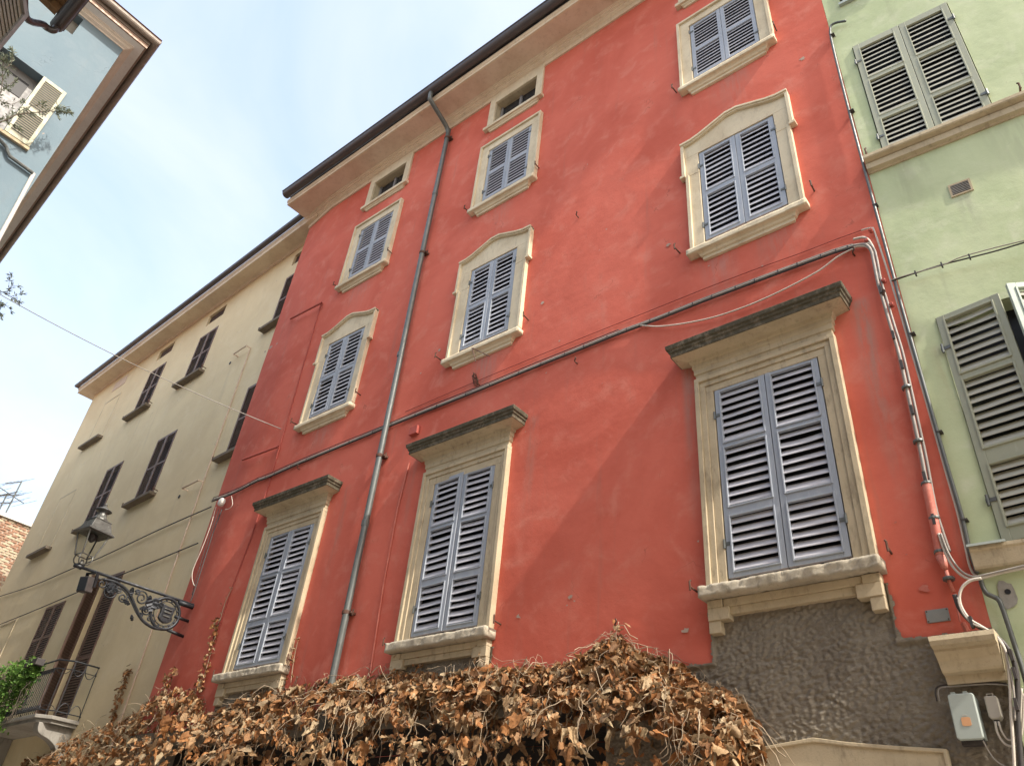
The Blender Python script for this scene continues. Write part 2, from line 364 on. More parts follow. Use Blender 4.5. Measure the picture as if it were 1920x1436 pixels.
def paving():
    t = NT('stone_paving'); b = t.n('ShaderNodeTexBrick'); t.L(t.pos, b.inputs['Vector'])
    for kk, v in (('Color1', (.36, .32, .28, 1)), ('Color2', (.28, .25, .22, 1)), ('Mortar', (.12, .11, .1, 1))): b.inputs[kk].default_value = v
    b.inputs['Scale'].default_value = 1; b.inputs['Brick Width'].default_value = .6; b.inputs['Row Height'].default_value = .35; b.inputs['Mortar Size'].default_value = .008
    c = t.mix(t.ramp(t.noise(.8, 6), .4, .7, 0, .5), b.outputs[0], (.20, .18, .16, 1)); t.bump(b.outputs['Fac'], -.4, .01)
    return t.done(c, .8)
M['paving'] = paving()
M['rooftile'] = paint('roof_tile', (.30, .13, .075, 1), (.2, .1, .07, 1), .9, .4, .6)
def lampglass():
    t = NT('lantern_glass'); t.done((.9, .9, .88, 1), .06)
    t.b.inputs['Transmission Weight'].default_value = 1.0; t.b.inputs['IOR'].default_value = 1.02
    return t.m
M['lglass'] = lampglass()

# ------------------------------------------------------------------ ground
g = MB()
g.v = [Vector(p) for p in ((-400, -400, 0), (400, -400, 0), (400, 400, 0), (-400, 400, 0))]; g.F((0, 1, 2, 3))
tag(g.build('street_paving', M['paving']), 'grey stone paving of the narrow street', None, kind='structure')

# ------------------------------------------------------------------ generic facade pieces
def wall_mesh(frame, x0, x1, z0, z1, holes, step=.3, amp=.006, depth=.3, bend=None, seed=0.0):
    mb = MB(frame)
    xs = {x0, x1}; zs = {z0, z1}
    for a, b, c, d in holes: xs |= {a, b}; zs |= {c, d}
    def dens(v):
        v = sorted(v); r = [v[0]]
        for a, b in zip(v, v[1:]):
            n = max(1, math.ceil((b-a)/step))
            r += [a+(b-a)*(i+1)/n for i in range(n)]
        return r
    xs = dens(xs); zs = dens(zs); idx = {}
    def vid(i, j):
        if (i, j) not in idx:
            x, z = xs[i], zs[j]
            o = amp*noise.noise(Vector((x*.9+seed, z*.55, 3.1)))+amp*.5*noise.noise(Vector((x*2.1, z*1.4, 7.7+seed)))
            y = bend(x) if bend else 0
            idx[i, j] = mb.V((x, y-o, z))
        return idx[i, j]
    def inh(x, z): return any(a < x < b and c < z < d for a, b, c, d in holes)
    for i in range(len(xs)-1):
        for j in range(len(zs)-1):
            if not inh((xs[i]+xs[i+1])/2, (zs[j]+zs[j+1])/2):
                mb.F((vid(i, j), vid(i+1, j), vid(i+1, j+1), vid(i, j+1)))
    for a, b, c, d in holes:                         # reveals
        if depth <= 0: continue
        y = bend((a+b)/2) if bend else 0
        for q in (((a, c), (a, d)), ((b, d), (b, c)), ((b, c), (a, c)), ((a, d), (b, d))):
            i = len(mb.v)
            for (x, z) in q: mb.V((x, y+.004, z))
            for (x, z) in reversed(q): mb.V((x, y+depth, z))
            mb.F((i, i+1, i+2, i+3))
    return mb
SLATS = {}
def slat_mesh(Lh, rise, depth, th, mat, var):
    key = (round(Lh, 3), rise, depth, th, mat.name, var)
    if key in SLATS: return SLATS[key]
    n = 4; vs = []; fs = []
    for a in range(n+1):
        x = -Lh/2+Lh*a/n; u = a/n*2-1
        sag = (0, -.007*(1-u*u), .004*math.sin(u*2.2), -.011*(1-u*u)+.003*u)[var]
        for y, z in ((-depth/2, -rise/2), (depth/2, rise/2), (depth/2, rise/2+th), (-depth/2, -rise/2+th)):
            vs.append((x, y, z+sag))
    for a in range(n):
        for q in range(4):
            r = (q+1) % 4; fs.append((a*4+q, a*4+r, a*4+4+r, a*4+4+q))
    fs += [(3, 2, 1, 0), (n*4, n*4+1, n*4+2, n*4+3)]
    me = bpy.data.meshes.new('slat'); me.from_pydata(vs, [], fs); me.materials.append(mat)
    b = bmesh.new(); b.from_mesh(me); bmesh.ops.recalc_face_normals(b, faces=b.faces); b.to_mesh(me); b.free()
    SLATS[key] = me; return me
def shutter(parent, frame, x0, x1, z0, z1, panels, pm, sm, stile=.07, rise=.068, depth=.038, th=.011, o=.0, thick=.038,
            side=-1, ang=0.0, separate=True, warp=.12, bead=.012, hinges=True, pitch=None):
    """one leaf; x0..x1 in frame; panels: list of (za, zb, n). side -1: hinged at x0; ang opens outward"""
    hx = x0 if side < 0 else x1
    T = frame @ Matrix.Translation((hx, -o, 0)) @ Matrix.Rotation(-ang if side < 0 else ang, 4, 'Z') @ Matrix.Translation((-hx, 0, 0))
    mb = MB(T)
    zs = [z0]
    for a, b, n in panels: zs += [a, b]
    zs.append(z1)
    mb.box(x0, x0+stile, 0, thick, z0, z1); mb.box(x1-stile, x1, 0, thick, z0, z1)
    for q in range(0, len(zs), 2): mb.box(x0+stile, x1-stile, .002, thick-.002, zs[q], zs[q+1])
    if bead:
        for a, b, n in panels:
            w = .016; p = thick+bead
            for (xa, xb, za, zb) in ((x0+stile-w, x0+stile+.002, a-w, b+w), (x1-stile-.002, x1-stile+w, a-w, b+w)):
                mb.box(xa, xb, thick*.4, p, za, zb)
            for (za, zb) in ((a-w, a+.002), (b-.002, b+w)): mb.box(x0+stile+.002, x1-stile-.002, thick*.4, p-.001, za, zb)
    leaf = mb.build('shutter', pm, parent, bevel=.0035)
    cx = (x0+x1)/2; Lh = x1-x0-2*stile-.002
    joined = None if separate else MB(T)
    for a, b, n in panels:
        for i in range(n):
            z = a+(b-a)*(i+.5)/n
            if separate:
                var = rnd.choice((1, 2, 3)) if rnd.random() < warp else 0
                ob = bpy.data.objects.new('slat', slat_mesh(Lh, rise, depth, th, sm, var)); C.objects.link(ob)
                mw = T @ Matrix.Translation((cx, -(thick*.45), z-th/2+rnd.uniform(-.003, .003))) @ Matrix.Rotation(R_(rnd.gauss(0, 2.0 if warp > .05 else .8)), 4, 'X') @ Matrix.Rotation(R_(rnd.gauss(0, .2+warp*.8)), 4, 'Y')
                place(ob, mw, leaf)
            else:
                y0, y1 = -thick*.45-depth/2, -thick*.45+depth/2
                joined.hexa(((x0+stile, y0, z-rise/2), (x1-stile, y0, z-rise/2), (x1-stile, y1, z+rise/2), (x0+stile, y1, z+rise/2),
                             (x0+stile, y0, z-rise/2+th), (x1-stile, y0, z-rise/2+th), (x1-stile, y1, z+rise/2+th), (x0+stile, y1, z+rise/2+th)))
    if joined: joined.build('slats', sm, leaf, kind='stuff')
    if hinges:
        for zz in (z0+.16*(z1-z0), z1-.16*(z1-z0)):
            hm = MB(T)
            hm.tube([(hx-(.012 if side < 0 else -.012), -thick-.012, zz-.05), (hx-(.012 if side < 0 else -.012), -thick-.012, zz+.05)], .013, 6)
            s_ = 1 if side < 0 else -1
            hm.box(hx-.03*s_, hx+.055*s_, thick+.001, thick+.008, zz-.018, zz+.018)
            hm.build('hinge', M['pipe'], leaf)
    return leaf
def hook(parent, frame, x, z, s=1, o=.0):
    h = MB(frame)
    h.tube([(x, .02, z), (x+.01*s, -.14, z+.005)], .011, 6)
    h.tube([(x+.01*s, -.135, z-.03), (x+.01*s, -.14, z+.06), (x+.0*s, -.13, z+.075)], .011, 6)
    return h.build('shutter_hook', M['rust'], parent)
def pane(parent, frame, x0, x1, z0, z1, d=.22, bars=True, mat=None):
    p = MB(frame); p.box(x0-.01, x1+.01, -d-.02, -d, z0-.01, z1+.01)
    ob = p.build('pane', mat or M['pane'], parent)
    if bars:
        c = (x0+x1)/2
        for (xa, xb) in ((c-.03, c+.03), (x0, x0+.05), (x1-.05, x1)):
            f = MB(frame); f.box(xa, xb, -d+.002, -d+.04, z0, z1); f.build('sash', M['casement'], ob)
    return ob
def rough_box(mb, x0, x1, o0, o1, z0, z1, res=.03, amp=.012, seed=0, taper=0):
    """a weathered stone slab: box front/top/bottom subdivided and displaced"""
    nx = max(2, int((x1-x0)/res)); prof = []
    for q in range(4): prof.append((o0+(o1-o0)*q/3, z0))
    for q in range(1, 5): prof.append((o1, z0+(z1-z0)*q/4))
    for q in range(1, 4): prof.append((o1-(o1-o0)*q/3, z1))
    i = len(mb.v); n = len(prof)
    for a in range(nx+1):
        x = x0+(x1-x0)*a/nx
        for (o, z) in prof:
            if o <= o0+1e-6: mb.V((x, -o, z)); continue
            p = Vector((x*9+seed, o*12, z*15)); d = .7*noise.noise(p)+.7*noise.noise(p*2.9)+.4*noise.noise(p*6)
            e = amp*d; bite = max(0, noise.noise(Vector((x*3.1+seed, 2.2, 5)))-.25)*amp*3
            zz = z+e*.7 if z < z1 else z-abs(e)*.5
            mb.V((x, -(o+e-(bite if o > o1-1e-6 else 0)), zz))
    for a in range(nx):
        for q in range(n-1): mb.F((i+a*n+q, i+(a+1)*n+q, i+(a+1)*n+q+1, i+a*n+q+1))
    mb.F([i+q for q in range(n)]); mb.F([i+nx*n+q for q in reversed(range(n))])

# ================================================================== RED HOUSE
red = empty('red_house', Matrix.Translation((-7.5, 0, 0)), 'tall red plastered house with cream window surrounds and grey-blue shutters', 'house')
bend = lambda x: max(0.0, -13.3-x)*.115
W1 = [(-11.65, -10.46), (-7.655, -6.50), (-3.175, -1.975)]
W2 = [(-11.545, -10.44), (-7.60, -6.565), (-3.13, -2.0)]
W3 = [(-11.565, -10.48), (-7.645, -6.56), (-3.11, -2.0)]
Z1, Z2, Z3, ZA = (4.69, 6.99), (9.425, 11.235), (13.12, 14.71), (15.62, 16.30)
WA = [(-11.55, -10.47), (-7.68, -6.58), (-3.10, -2.02)]
holes = []
for (ws, z) in ((W1, Z1), (W2, Z2), (W3, Z3), (WA, ZA)):
    for a, b in ws: holes.append((a-.012, b+.012, z[0]-.012, z[1]+.012))
apr = []
for a, b in W1:
    c = (a+b)/2; apr.append((c-.82, c+.84, 3.88, 4.40))
XL, XR = -14.38, -1.03
wm = wall_mesh(FR, XL, XR, 3.88, 17.0, holes+apr, .28, .010, 0, bend, 0)
for a, b, c, d in holes:
    dep = .36 if c > 15 else .25
    for q in (((a, c), (a, d)), ((b, d), (b, c)), ((b, c), (a, c)), ((a, d), (b, d))):
        i = len(wm.v)
        for (x, z) in q: wm.V((x, .012, z))
        for (x, z) in reversed(q): wm.V((x, dep, z))
        wm.F((i, i+1, i+2, i+3), 1)
wall = wm.build('wall', [M['red'], M['creamdirty']], red, smooth=False, fix=False)
wall.data.polygons.foreach_set('use_smooth', [True]*len(wall.data.polygons))
# side return at the left corner, right party wall, back and roof
sd = MB(FR)
sd.v += [Vector(p) for p in ((XL, bend(XL)+.004, 0), (XL+.15, 9, 0), (XL+.15, 9, 17.0), (XL, bend(XL)+.004, 17.0), (XR, .02, 0), (XR, 9, 0), (XR, 9, 17.0), (XR, .02, 17.0))]
sd.F((1, 0, 3, 2)); sd.F((4, 5, 6, 7)); sd.F((5, 1, 2, 6))
sd.build('side_wall', M['red'], red, fix=False)
rf = MB(FR); rf.hexa(((XL-.05, -.72, 17.10), (XR, -.72, 17.10), (XR, 4.6, 19.0), (XL, 4.6, 19.0), (XL-.05, -.72, 17.16), (XR, -.72, 17.16), (XR, 4.6, 19.1), (XL, 4.6, 19.1)))
rf.hexa(((XL, 4.6, 19.0), (XR, 4.6, 19.0), (XR, 9.4, 17.1), (XL, 9.4, 17.1), (XL, 4.6, 19.1), (XR, 4.6, 19.1), (XR, 9.4, 17.2), (XL, 9.4, 17.2)))
rf.build('roof', M['rooftile'], red)
# rough render: dense lumpy sheet where it shows, plain sheet behind the ivy
def lumps(x, z):
    w = noise.noise(Vector((x*6, z*6, 9)))*.8; p = Vector((x*19+z*5+w, z*26-x*4+w, 1.3))
    d = noise.voronoi(p)[0]; q = Vector((x*31, z*40, 4.4))
    return .027*(.75-min(1.2, d[0]*1.3))*(.75+.5*noise.noise(Vector((x*5, z*5, 2))))+.008*noise.noise(q)+.004*noise.noise(q*2.3)
def render_sheet(x0, x1, z0, z1, res, ext=(0, 0, 0), o=-.012):
    """ext: how far the coat of render laps over the red plaster at left, right and top, with a torn edge"""
    X0, X1, Z1_ = x0-ext[0], x1+ext[1], z1+ext[2]
    mb = MB(FR); nx = int((X1-X0)/res); nz_ = int((Z1_-z0)/res); ids = {}
    def outd(x, z):
        if z > 3.84 and x1-x0 > 2 and any(a+.012 < x < b-.012 for a, b, _, _ in apr): return -1 if z < 3.886 else 1   # the aprons carry on upwards
        if x1-x0 < 2 and z < 3.90: return -1 if x0 < x < x1 else 1
        return max(x0-x, x-x1, z-z1)
    for i in range(nx+1):
        for j in range(nz_+1):
            x = X0+(X1-X0)*i/nx; z = z0+(Z1_-z0)*j/nz_; d = outd(x, z)
            b = max(0, min(1, (d+.02)/.02)) if d < .9 else 0
            ids[i, j] = mb.V((x, -((o+lumps(x, z))*(1-b)+(.020+.15*lumps(x, z))*b), z))
    for i in range(nx):
        for j in range(nz_):
            x = X0+(X1-X0)*(i+.5)/nx; z = z0+(Z1_-z0)*(j+.5)/nz_; d = outd(x, z)
            if d > 0 and d > .022+.03*noise.noise(Vector((x*7, z*7, 3)))+.014*noise.noise(Vector((x*26, z*26, 8))): continue
            mb.F((ids[i, j], ids[i+1, j], ids[i+1, j+1], ids[i, j+1]))
    ob = mb.build('rough_render', M['rough'], red, smooth=True, fix=False); return ob
render_sheet(-4.6, XR, 2.3, 3.885, .0102, (0, 0, .06))
for a, b, c, d in apr: render_sheet(a, b, c+.004, d, .0102 if a > -5 else .02, (.06, .06, 0))
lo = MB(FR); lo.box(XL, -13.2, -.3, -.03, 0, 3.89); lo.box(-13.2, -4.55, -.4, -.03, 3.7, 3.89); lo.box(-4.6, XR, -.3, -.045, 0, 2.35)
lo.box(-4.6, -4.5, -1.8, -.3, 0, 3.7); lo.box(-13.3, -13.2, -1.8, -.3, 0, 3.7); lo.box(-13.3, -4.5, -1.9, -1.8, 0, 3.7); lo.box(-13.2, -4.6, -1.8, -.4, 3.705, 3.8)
lo.mi[-24:] = [1]*24; lo.build('base_wall', [M['rough'], M['porch_shade']], red)                      # ground floor; open porch added to darken gaps behind the ivy, lining blackened as shade
# stone lintel of the doorway below
dl = MB(FR); dl.prism([(-3.25, 1.9), (-1.55, 1.9), (-1.55, 3.04), (-1.9, 3.075), (-2.25, 3.12), (-2.53, 3.165), (-2.8, 3.14), (-3.25, 3.09)], -.02, .045)
dl.prism([(-3.27, 3.10), (-3.25, 3.075), (-2.8, 3.125), (-2.53, 3.15), (-2.25, 3.105), (-1.9, 3.06), (-1.56, 3.025), (-1.56, 1.9), (-1.53, 1.9), (-1.53, 3.05), (-1.9, 3.09), (-2.25, 3.135), (-2.53, 3.185), (-2.8, 3.155)], .0, .062)
dl.build('door_lintel', M['creamdirty'], red, bevel=.006)
# moulded corbel at the right end
cb = MB(FR); cb.mould([(.02, 3.50), (.07, 3.502), (.07, 3.565), (.125, 3.575), (.135, 3.59), (.155, 3.66), (.195, 3.715), (.195, 3.735), (.25, 3.75), (.262, 3.785), (.25, 3.825), (0, 3.86)], -1.21, .0)
for v in cb.v:                                   # straight ends, slightly wider to the top
    s_ = 1 if v.x > -1.21 else -1
    v.x = -1.215+s_*(.205+.03*(v.z-3.5)/.35)
cb.build('corbel', M['creamdirty'], red, bevel=.004)

def ring(mb, c, half, width, top, bot, o, o0=-.01, m=0):
    mb.box(c-half, c+half, o0, o, top-width, top, m)
    mb.box(c-half, c-half+width, o0, o, bot, top-width, m); mb.box(c+half-width, c+half, o0, o, bot, top-width, m)
def hoodprof(): return [(.035, 7.178), (.055, 7.19), (.055, 7.245), (.072, 7.255), (.072, 7.325), (.086, 7.337), (.086, 7.395), (.105, 7.405), (.115, 7.44), (.272, 7.468)]
for fi, (a, b) in enumerate(W1):
    c = (a+b)/2; h = (b-a)/2
    s_ = MB(FR)
    ring(s_, c, .825, .055, 7.18, 4.59, .088); ring(s_, c, .770, .068, 7.125, 4.59, .062); ring(s_, c, .702, .702-h-.012, 7.057, 4.59, .045)
    s_.box(c-h-.012, c+h+.012, -.01, .03, 7.002, 7.057-(.702-h-.012)-.0005) if 7.057-(.702-h-.012) > 7.01 else None
    su = s_.build('window_surround', M['creamdirty'] if fi < 2 else M['creamdirty'], red, bevel=.005)
    fz = MB(FR); fz.mould(hoodprof(), c, .755); fz.build('frieze', M['creamdirty'], su, bevel=.004)
    hd = MB(FR); hd.mould([(.255, 7.470), (.278, 7.462), (.278, 7.515), (.297, 7.53), (.297, 7.555), (.318, 7.57), (.325, 7.63), (0, 7.68)], c, .745)
    bmx = hd.build('hood', M['moss'], su, bevel=.008)
    si = MB(FR); rough_box(si, c-.865, c+.865, -.02, .195, 4.485, 4.602, .022, .017, fi*9.1); si.build('sill', M['sill'], su, smooth=True)
    ap = MB(FR)
    ap.box(c-.62, c+.62, -.03, .055, 4.325, 4.40); ap.box(c-.66, c+.66, -.03, .075, 4.40, 4.48)
    for q in (-1, 1):
        ap.box(c+q*.60, c+q*.822, -.03, .092, 4.275, 4.398); ap.box(c+q*.665, c+q*.822, -.03, .092, 4.398, 4.478)
        ap.box(c+q*.70, c+q*.822, -.03, .078, 4.155, 4.275)
    ap.build('apron', M['creamdirty'], su, bevel=.006)
    mid = c+rnd.uniform(-.01, .01)
    tilt = R_(2.2) if fi == 1 else R_(.6)
    P1 = [(4.755, 5.35, 6), (5.465, 6.175, 7), (6.25, 6.925, 7)]
    shutter(red, FR, a, mid-.004, Z1[0], Z1[1], P1, M['shut'], M['slat'], .068, .072, .042, .011, -.004, .04, -1, tilt, True, .12 if fi != 1 else .3)
    shutter(red, FR, mid+.004, b, Z1[0], Z1[1], P1, M['shut'], M['slat'], .068, .072, .042, .011, -.004, .04, 1, R_(.8), True, .12 if fi != 1 else .3)
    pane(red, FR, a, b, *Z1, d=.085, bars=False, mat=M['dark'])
    hook(red, FR, c-.965, 4.63, -1); hook(red, FR, c+.93, 4.66, 1)
def ped(c):
    return [(c-.83, 11.555), (c-.66, 11.56), (c-.52, 11.595), (c-.30, 11.68), (c-.09, 11.76), (c+.09, 11.76), (c+.30, 11.68), (c+.52, 11.595), (c+.66, 11.56), (c+.83, 11.555)]
for fi, (a, b) in enumerate(W2):
    c = (a+b)/2; h = (b-a)/2+.012; ol = ped(c); zt = Z2[1]+.012
    s_ = MB(FR)
    s_.prism([(c-.83, zt), (c+.83, zt)]+list(reversed(ol)), -.01, .05)
    for q in (-1, 1):
        x0, x1 = sorted((c+q*.83, c+q*h)); s_.box(x0, x1, -.01, .05, 10.83, zt-.0005)
        x0, x1 = sorted((c+q*.78, c+q*h)); s_.box(x0, x1, -.01, .047, 9.28, 10.829)
        x0, x1 = sorted((c+q*.782, c+q*.732)); s_.box(x0, x1, .01, .080, 9.28, 10.835)
        x0, x1 = sorted((c+q*.832, c+q*.785)); s_.box(x0, x1, .01, .092, 10.83, 11.51)
        x0, x1 = sorted((c+q*.862, c+q*.775)); s_.box(x0, x1, .01, .105, 10.80, 10.845)
    for (p, q) in zip(ol, ol[1:]):
        s_.prism([(p[0], p[1]-.055), (q[0], q[1]-.055), (q[0], q[1]+.004), (p[0], p[1]+.004)], .01, .092)
        s_.prism([(p[0], p[1]-.028), (q[0], q[1]-.028), (q[0], q[1]+.010), (p[0], p[1]+.010)], .02, .112)
    su = s_.build('window_surround', M['cream'], red, bevel=.004)
    si = MB(FR); rough_box(si, c-.815, c+.815, -.02, .135, 9.20, 9.285, .04, .006, 33+fi*5); si.build('sill', M['cream'], su, smooth=True)
    ap = MB(FR); ap.mould([(.02, 9.085), (.04, 9.09), (.04, 9.13), (.065, 9.145), (.075, 9.175), (.10, 9.202)], c, .58); ap.build('apron', M['cream'], su)
    mid = c+.0
    P2 = [(9.49, 10.275, 8), (10.385, 11.175, 8)]
    shutter(red, FR, a, mid-.003, Z2[0], Z2[1], P2, M['shut'], M['slat'], .075, .060, .027, .012, -.004, .038, -1, R_(.8), True, .10, .008)
    shutter(red, FR, mid+.003, b, Z2[0], Z2[1], P2, M['shut'], M['slat'], .075, .060, .027, .012, -.004, .038, 1, R_(.5), True, .10, .008)
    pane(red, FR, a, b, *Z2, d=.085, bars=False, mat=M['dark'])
    hook(red, FR, c-.97, 9.44, -1); hook(red, FR, c+.90, 9.46, 1)
for fi, (a, b) in enumerate(W3):
    c = (a+b)/2; h = (b-a)/2+.012
    s_ = MB(FR); ring(s_, c, .785, .05, 14.87, 12.935, .088); ring(s_, c, .735, .735-h, 14.82, 12.935, .052)
    s_.box(c-h, c+h, -.01, .045, Z3[1]+.012, 14.82-(.735-h)-.0005) if 14.82-(.735-h) > Z3[1]+.02 else None
    su = s_.build('window_surround', M['cream'], red, bevel=.004)
    si = MB(FR); rough_box(si, c-.80, c+.80, -.02, .135, 12.855, 12.94, .04, .005, 77+fi*5); si.build('sill', M['cream'], su, smooth=True)
    ap = MB(FR); ap.mould([(.02, 12.735), (.04, 12.74), (.04, 12.78), (.065, 12.795), (.075, 12.825), (.10, 12.857)], c, .58); ap.build('apron', M['cream'], su)
    P3 = [(13.17, 13.84, 8), (13.92, 14.60, 8)]
    shutter(red, FR, a, c-.003, Z3[0], Z3[1], P3, M['shut'], M['slat'], .065, .050, .020, .013, -.004, .036, -1, R_(.5), True, .05, 0)
    shutter(red, FR, c+.003, b, Z3[0], Z3[1], P3, M['shut'], M['slat'], .065, .050, .020, .013, -.004, .036, 1, R_(.5), True, .05, 0)
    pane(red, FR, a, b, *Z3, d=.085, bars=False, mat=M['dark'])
    hook(red, FR, c-.89, 13.06, -1); hook(red, FR, c+.82, 13.16, 1)
for fi, (a, b) in enumerate(WA):
    c = (a+b)/2; h = (b-a)/2+.012
    s_ = MB(FR)
    s_.box(c-.73, c+.73, -.01, .045, ZA[1]+.012, 16.62)
    for q in (-1, 1):
        x0, x1 = sorted((c+q*.73, c+q*h)); s_.box(x0, x1, -.01, .045, 15.51, ZA[1]+.0115)
    s_.box(c-h, c+h, -.01, .043, 15.51, 15.608)
    su = s_.build('window_surround', M['cream'], red, bevel=.004)
    si = MB(FR); si.box(c-.775, c+.775, -.01, .10, 15.43, 15.512); si.build('sill', M['cream'], su, bevel=.006)
    ap = MB(FR); ap.mould([(.02, 15.345), (.035, 15.35), (.035, 15.38), (.06, 15.40), (.07, 15.431)], c, .60); ap.build('apron', M['cream'], su)
    pane(red, FR, a, b, *ZA, d=.17)
# cornice and gutter follow the wall line and its bend
def nrm(a, b): d = (Vector(b)-Vector(a)).normalized(); return Vector((d.y, -d.x))
pA, pB, pC = Vector((XR, 0)), Vector((-13.3, 0)), Vector((XL-.02, bend(XL-.02)))
n1, n2 = Vector((0, -1)), -Vector(((pC-pB).normalized().y, -(pC-pB).normalized().x)); n2 = n2 if n2.y < 0 else -n2
mid_n = (n1+n2).normalized()
cpath = [(pA, n1), (pB+Vector((.35, 0)), n1), (pB, mid_n), (pC, n2)]
cm = MB(FR); cm.sweep([(-.02, 16.525), (.035, 16.525), (.035, 16.655), (.05, 16.66), (.05, 16.68), (.085, 16.70), (.095, 16.735), (.13, 16.745), (.14, 16.775), (.175, 16.785), (.185, 16.80), (-.02, 16.82)], cpath)
cor = cm.build('cornice', M['corn'], red)
spath = [(pA, n1), (Vector((XL-.06, 0)), n1)]
sf = MB(FR); sf.sweep([(-.25, 16.80), (.18, 16.802), (.62, 16.775), (.62, 16.95), (-.25, 17.0)], spath); sf.build('soffit', M['soffit'], cor)
lp = MB(FR); lp.sweep([(.60, 16.772), (.655, 16.772), (.66, 16.83), (.685, 16.85), (.69, 16.93), (.60, 16.94)], spath); lp.build('drip_edge', M['corn'], cor)
gp = [(.785+.115*math.cos(t), 17.06+.12*math.sin(t)) for t in [math.pi+math.pi*i/12 for i in range(13)]]
gp += [(.915, 17.065), (.92, 17.085), (.89, 17.08)]+[(.785+.10*math.cos(t), 17.06+.105*math.sin(t)) for t in [2*math.pi-math.pi*i/8 for i in range(9)]]
gm = MB(FR); gm.sweep(gp, spath, closed=True); gu = gm.build('gutter', M['gutter'], red, smooth=True)
gu.modifiers.new('s', 'EDGE_SPLIT').split_angle = R_(40)
rd = MB(FR); rd.sweep([(.60, 17.05), (.84, 17.15), (.85, 17.18), (.82, 17.19), (.55, 17.12)], spath); rd.build('roof_edge', M['gutter'], red)
# downpipe with its swan neck, collars and brackets
dp = MB(FR); px_ = -9.05
path = smooth_pts([(px_-.02, -.79, 16.98), (px_-.02, -.79, 16.78), (px_-.01, -.74, 16.68), (px_, -.40, 16.50), (px_, -.16, 16.36), (px_, -.105, 16.22), (px_, -.10, 16.0), (px_, -.10, 12.0), (px_+.03, -.10, 8.0), (px_+.04, -.10, 3.6)], 5)
dp.tube(path, .052, 12)
pi = dp.build('downpipe', M['pipe'], red, smooth=True)
for z in (16.05, 12.45, 7.80, 5.2):
    cl = MB(FR); x = px_+(.03 if z < 9 else 0); cl.lathe((x, -.10, z), [(.058, -.03), (.062, -.02), (.062, .02), (.058, .03)], 12); cl.box(x-.012, x+.10, -.0, .10, z-.015, z+.015); cl.tube([(x+.10, -.06, z-.04), (x+.10, -.06, z+.05)], .014, 6); cl.build('pipe_clamp', M['rust'], pi)
for z in (14.2, 9.9, 6.6):
    cl = MB(FR); x = px_+(.03 if z < 9 else 0); cl.lathe((x, -.10, z), [(.054, -.05), (.060, -.045), (.060, .045), (.054, .05)], 12); cl.build('pipe_joint', M['pipe'], pi, smooth=False)
# thin painted gas pipe with its two side arms, and the one by the middle window
def ppipe(pts, r, mat=M['redpipe2'], name='painted_pipe'):
    b_ = MB(FR); b_.tube(pts, r, 6); return b_.build(name, mat, red)
ppipe([at(603, 566, .02), at(522, 845, .02), at(505, 905, .02), at(470, 1010, .02), at(430, 1115, .02), at(385, 1260, .02)], .013)
for q in (((545, 598), (603, 568)), ((455, 862), (522, 837))):
    ppipe([at(*q[0], .0), at(*q[0], .10), at(*q[1], .10), at(*q[1], .02)], .022)
ppipe([at(767, 868, .02), at(745, 955, .02), at(720, 1090, .02), at(694, 1262, .02)], .011, M['redpipe'])
# flaked patches
def patch(px, py, r, mat):
    c = at(px, py, 0); b_ = MB(FR); n = 11; i = len(b_.v)
    ph = rnd.random()*9
    for q in range(n):
        w = 2*math.pi*q/n; rr = r*.62*(.75+.7*noise.noise(Vector((math.cos(w)*2.3+ph, math.sin(w)*2.3, ph)))+.55*(rnd.random()-.3))
        b_.V((c.x+rr*math.cos(w)*1.2, c.y-.0135, c.z+rr*math.sin(w)))
    b_.F(range(i, i+n)); b_.build('plaster_flake', mat, wall, fix=False)
for q in ((1286, 1183, .055), (1733, 1104, .06), (972, 1156, .06), (1506, 112, .075), (1254, 461, .05), (1070, 1120, .045), (1078, 1127, .02), (1064, 1135, .018), (824, 657, .05), (1018, 569, .05), (508, 652, .09), (498, 660, .05), (520, 645, .05), (1050, 640, .03), (1330, 500, .02), (1680, 980, .02), (1700, 1040, .015), (1025, 700, .02), (1130, 720, .02), (1000, 900, .018), (575, 1020, .03), (790, 700, .03), (672, 935, .03), (1310, 1015, .02), (1125, 470, .025), (1430, 500, .02), (1560, 470, .02), (930, 420, .03)):
    patch(*q, M['flake'] if rnd.random() < .6 else M['redpipe'])
# small square box and iron bits on the wall
jb = MB(FR); p = at(780, 810); jb.box(p.x-.09, p.x+.09, 0, .07, p.z-.07, p.z+.08); jb.build('painted_box', M['redpipe2'], red, bevel=.006)
for (px, py) in ((1085, 408), (1083, 682), (563, 880), (1660, 560), (1603, 480), (1160, 1175), (893, 710), (900, 722)):
    p = at(px, py); e_ = MB(FR); e_.tube(smooth_pts([(p.x, .01, p.z), (p.x, -.07, p.z), (p.x+.03, -.09, p.z+.03), (p.x+.01, -.08, p.z+.06)], 4), .010, 5); e_.build('wall_hook', M['rust'], red)
cp_ = MB(FR); pts = []
p = at(893, 705)
for q in range(40): pts.append((p.x+.045*math.sin(q*1.25)+.002*q, -.05-.03*math.cos(q*1.25), p.z-.006*q))
cp_.tube(pts, .006, 5); cp_.build('coiled_wire', M['rust'], red)
br = MB(FR); p = at(885, 652, .12); q = at(892, 678, .45); r_ = at(918, 668, .35)
br.tube([p, q], .008, 5); br.tube([p, r_], .008, 5); br.build('line_bracket', M['rust'], red)

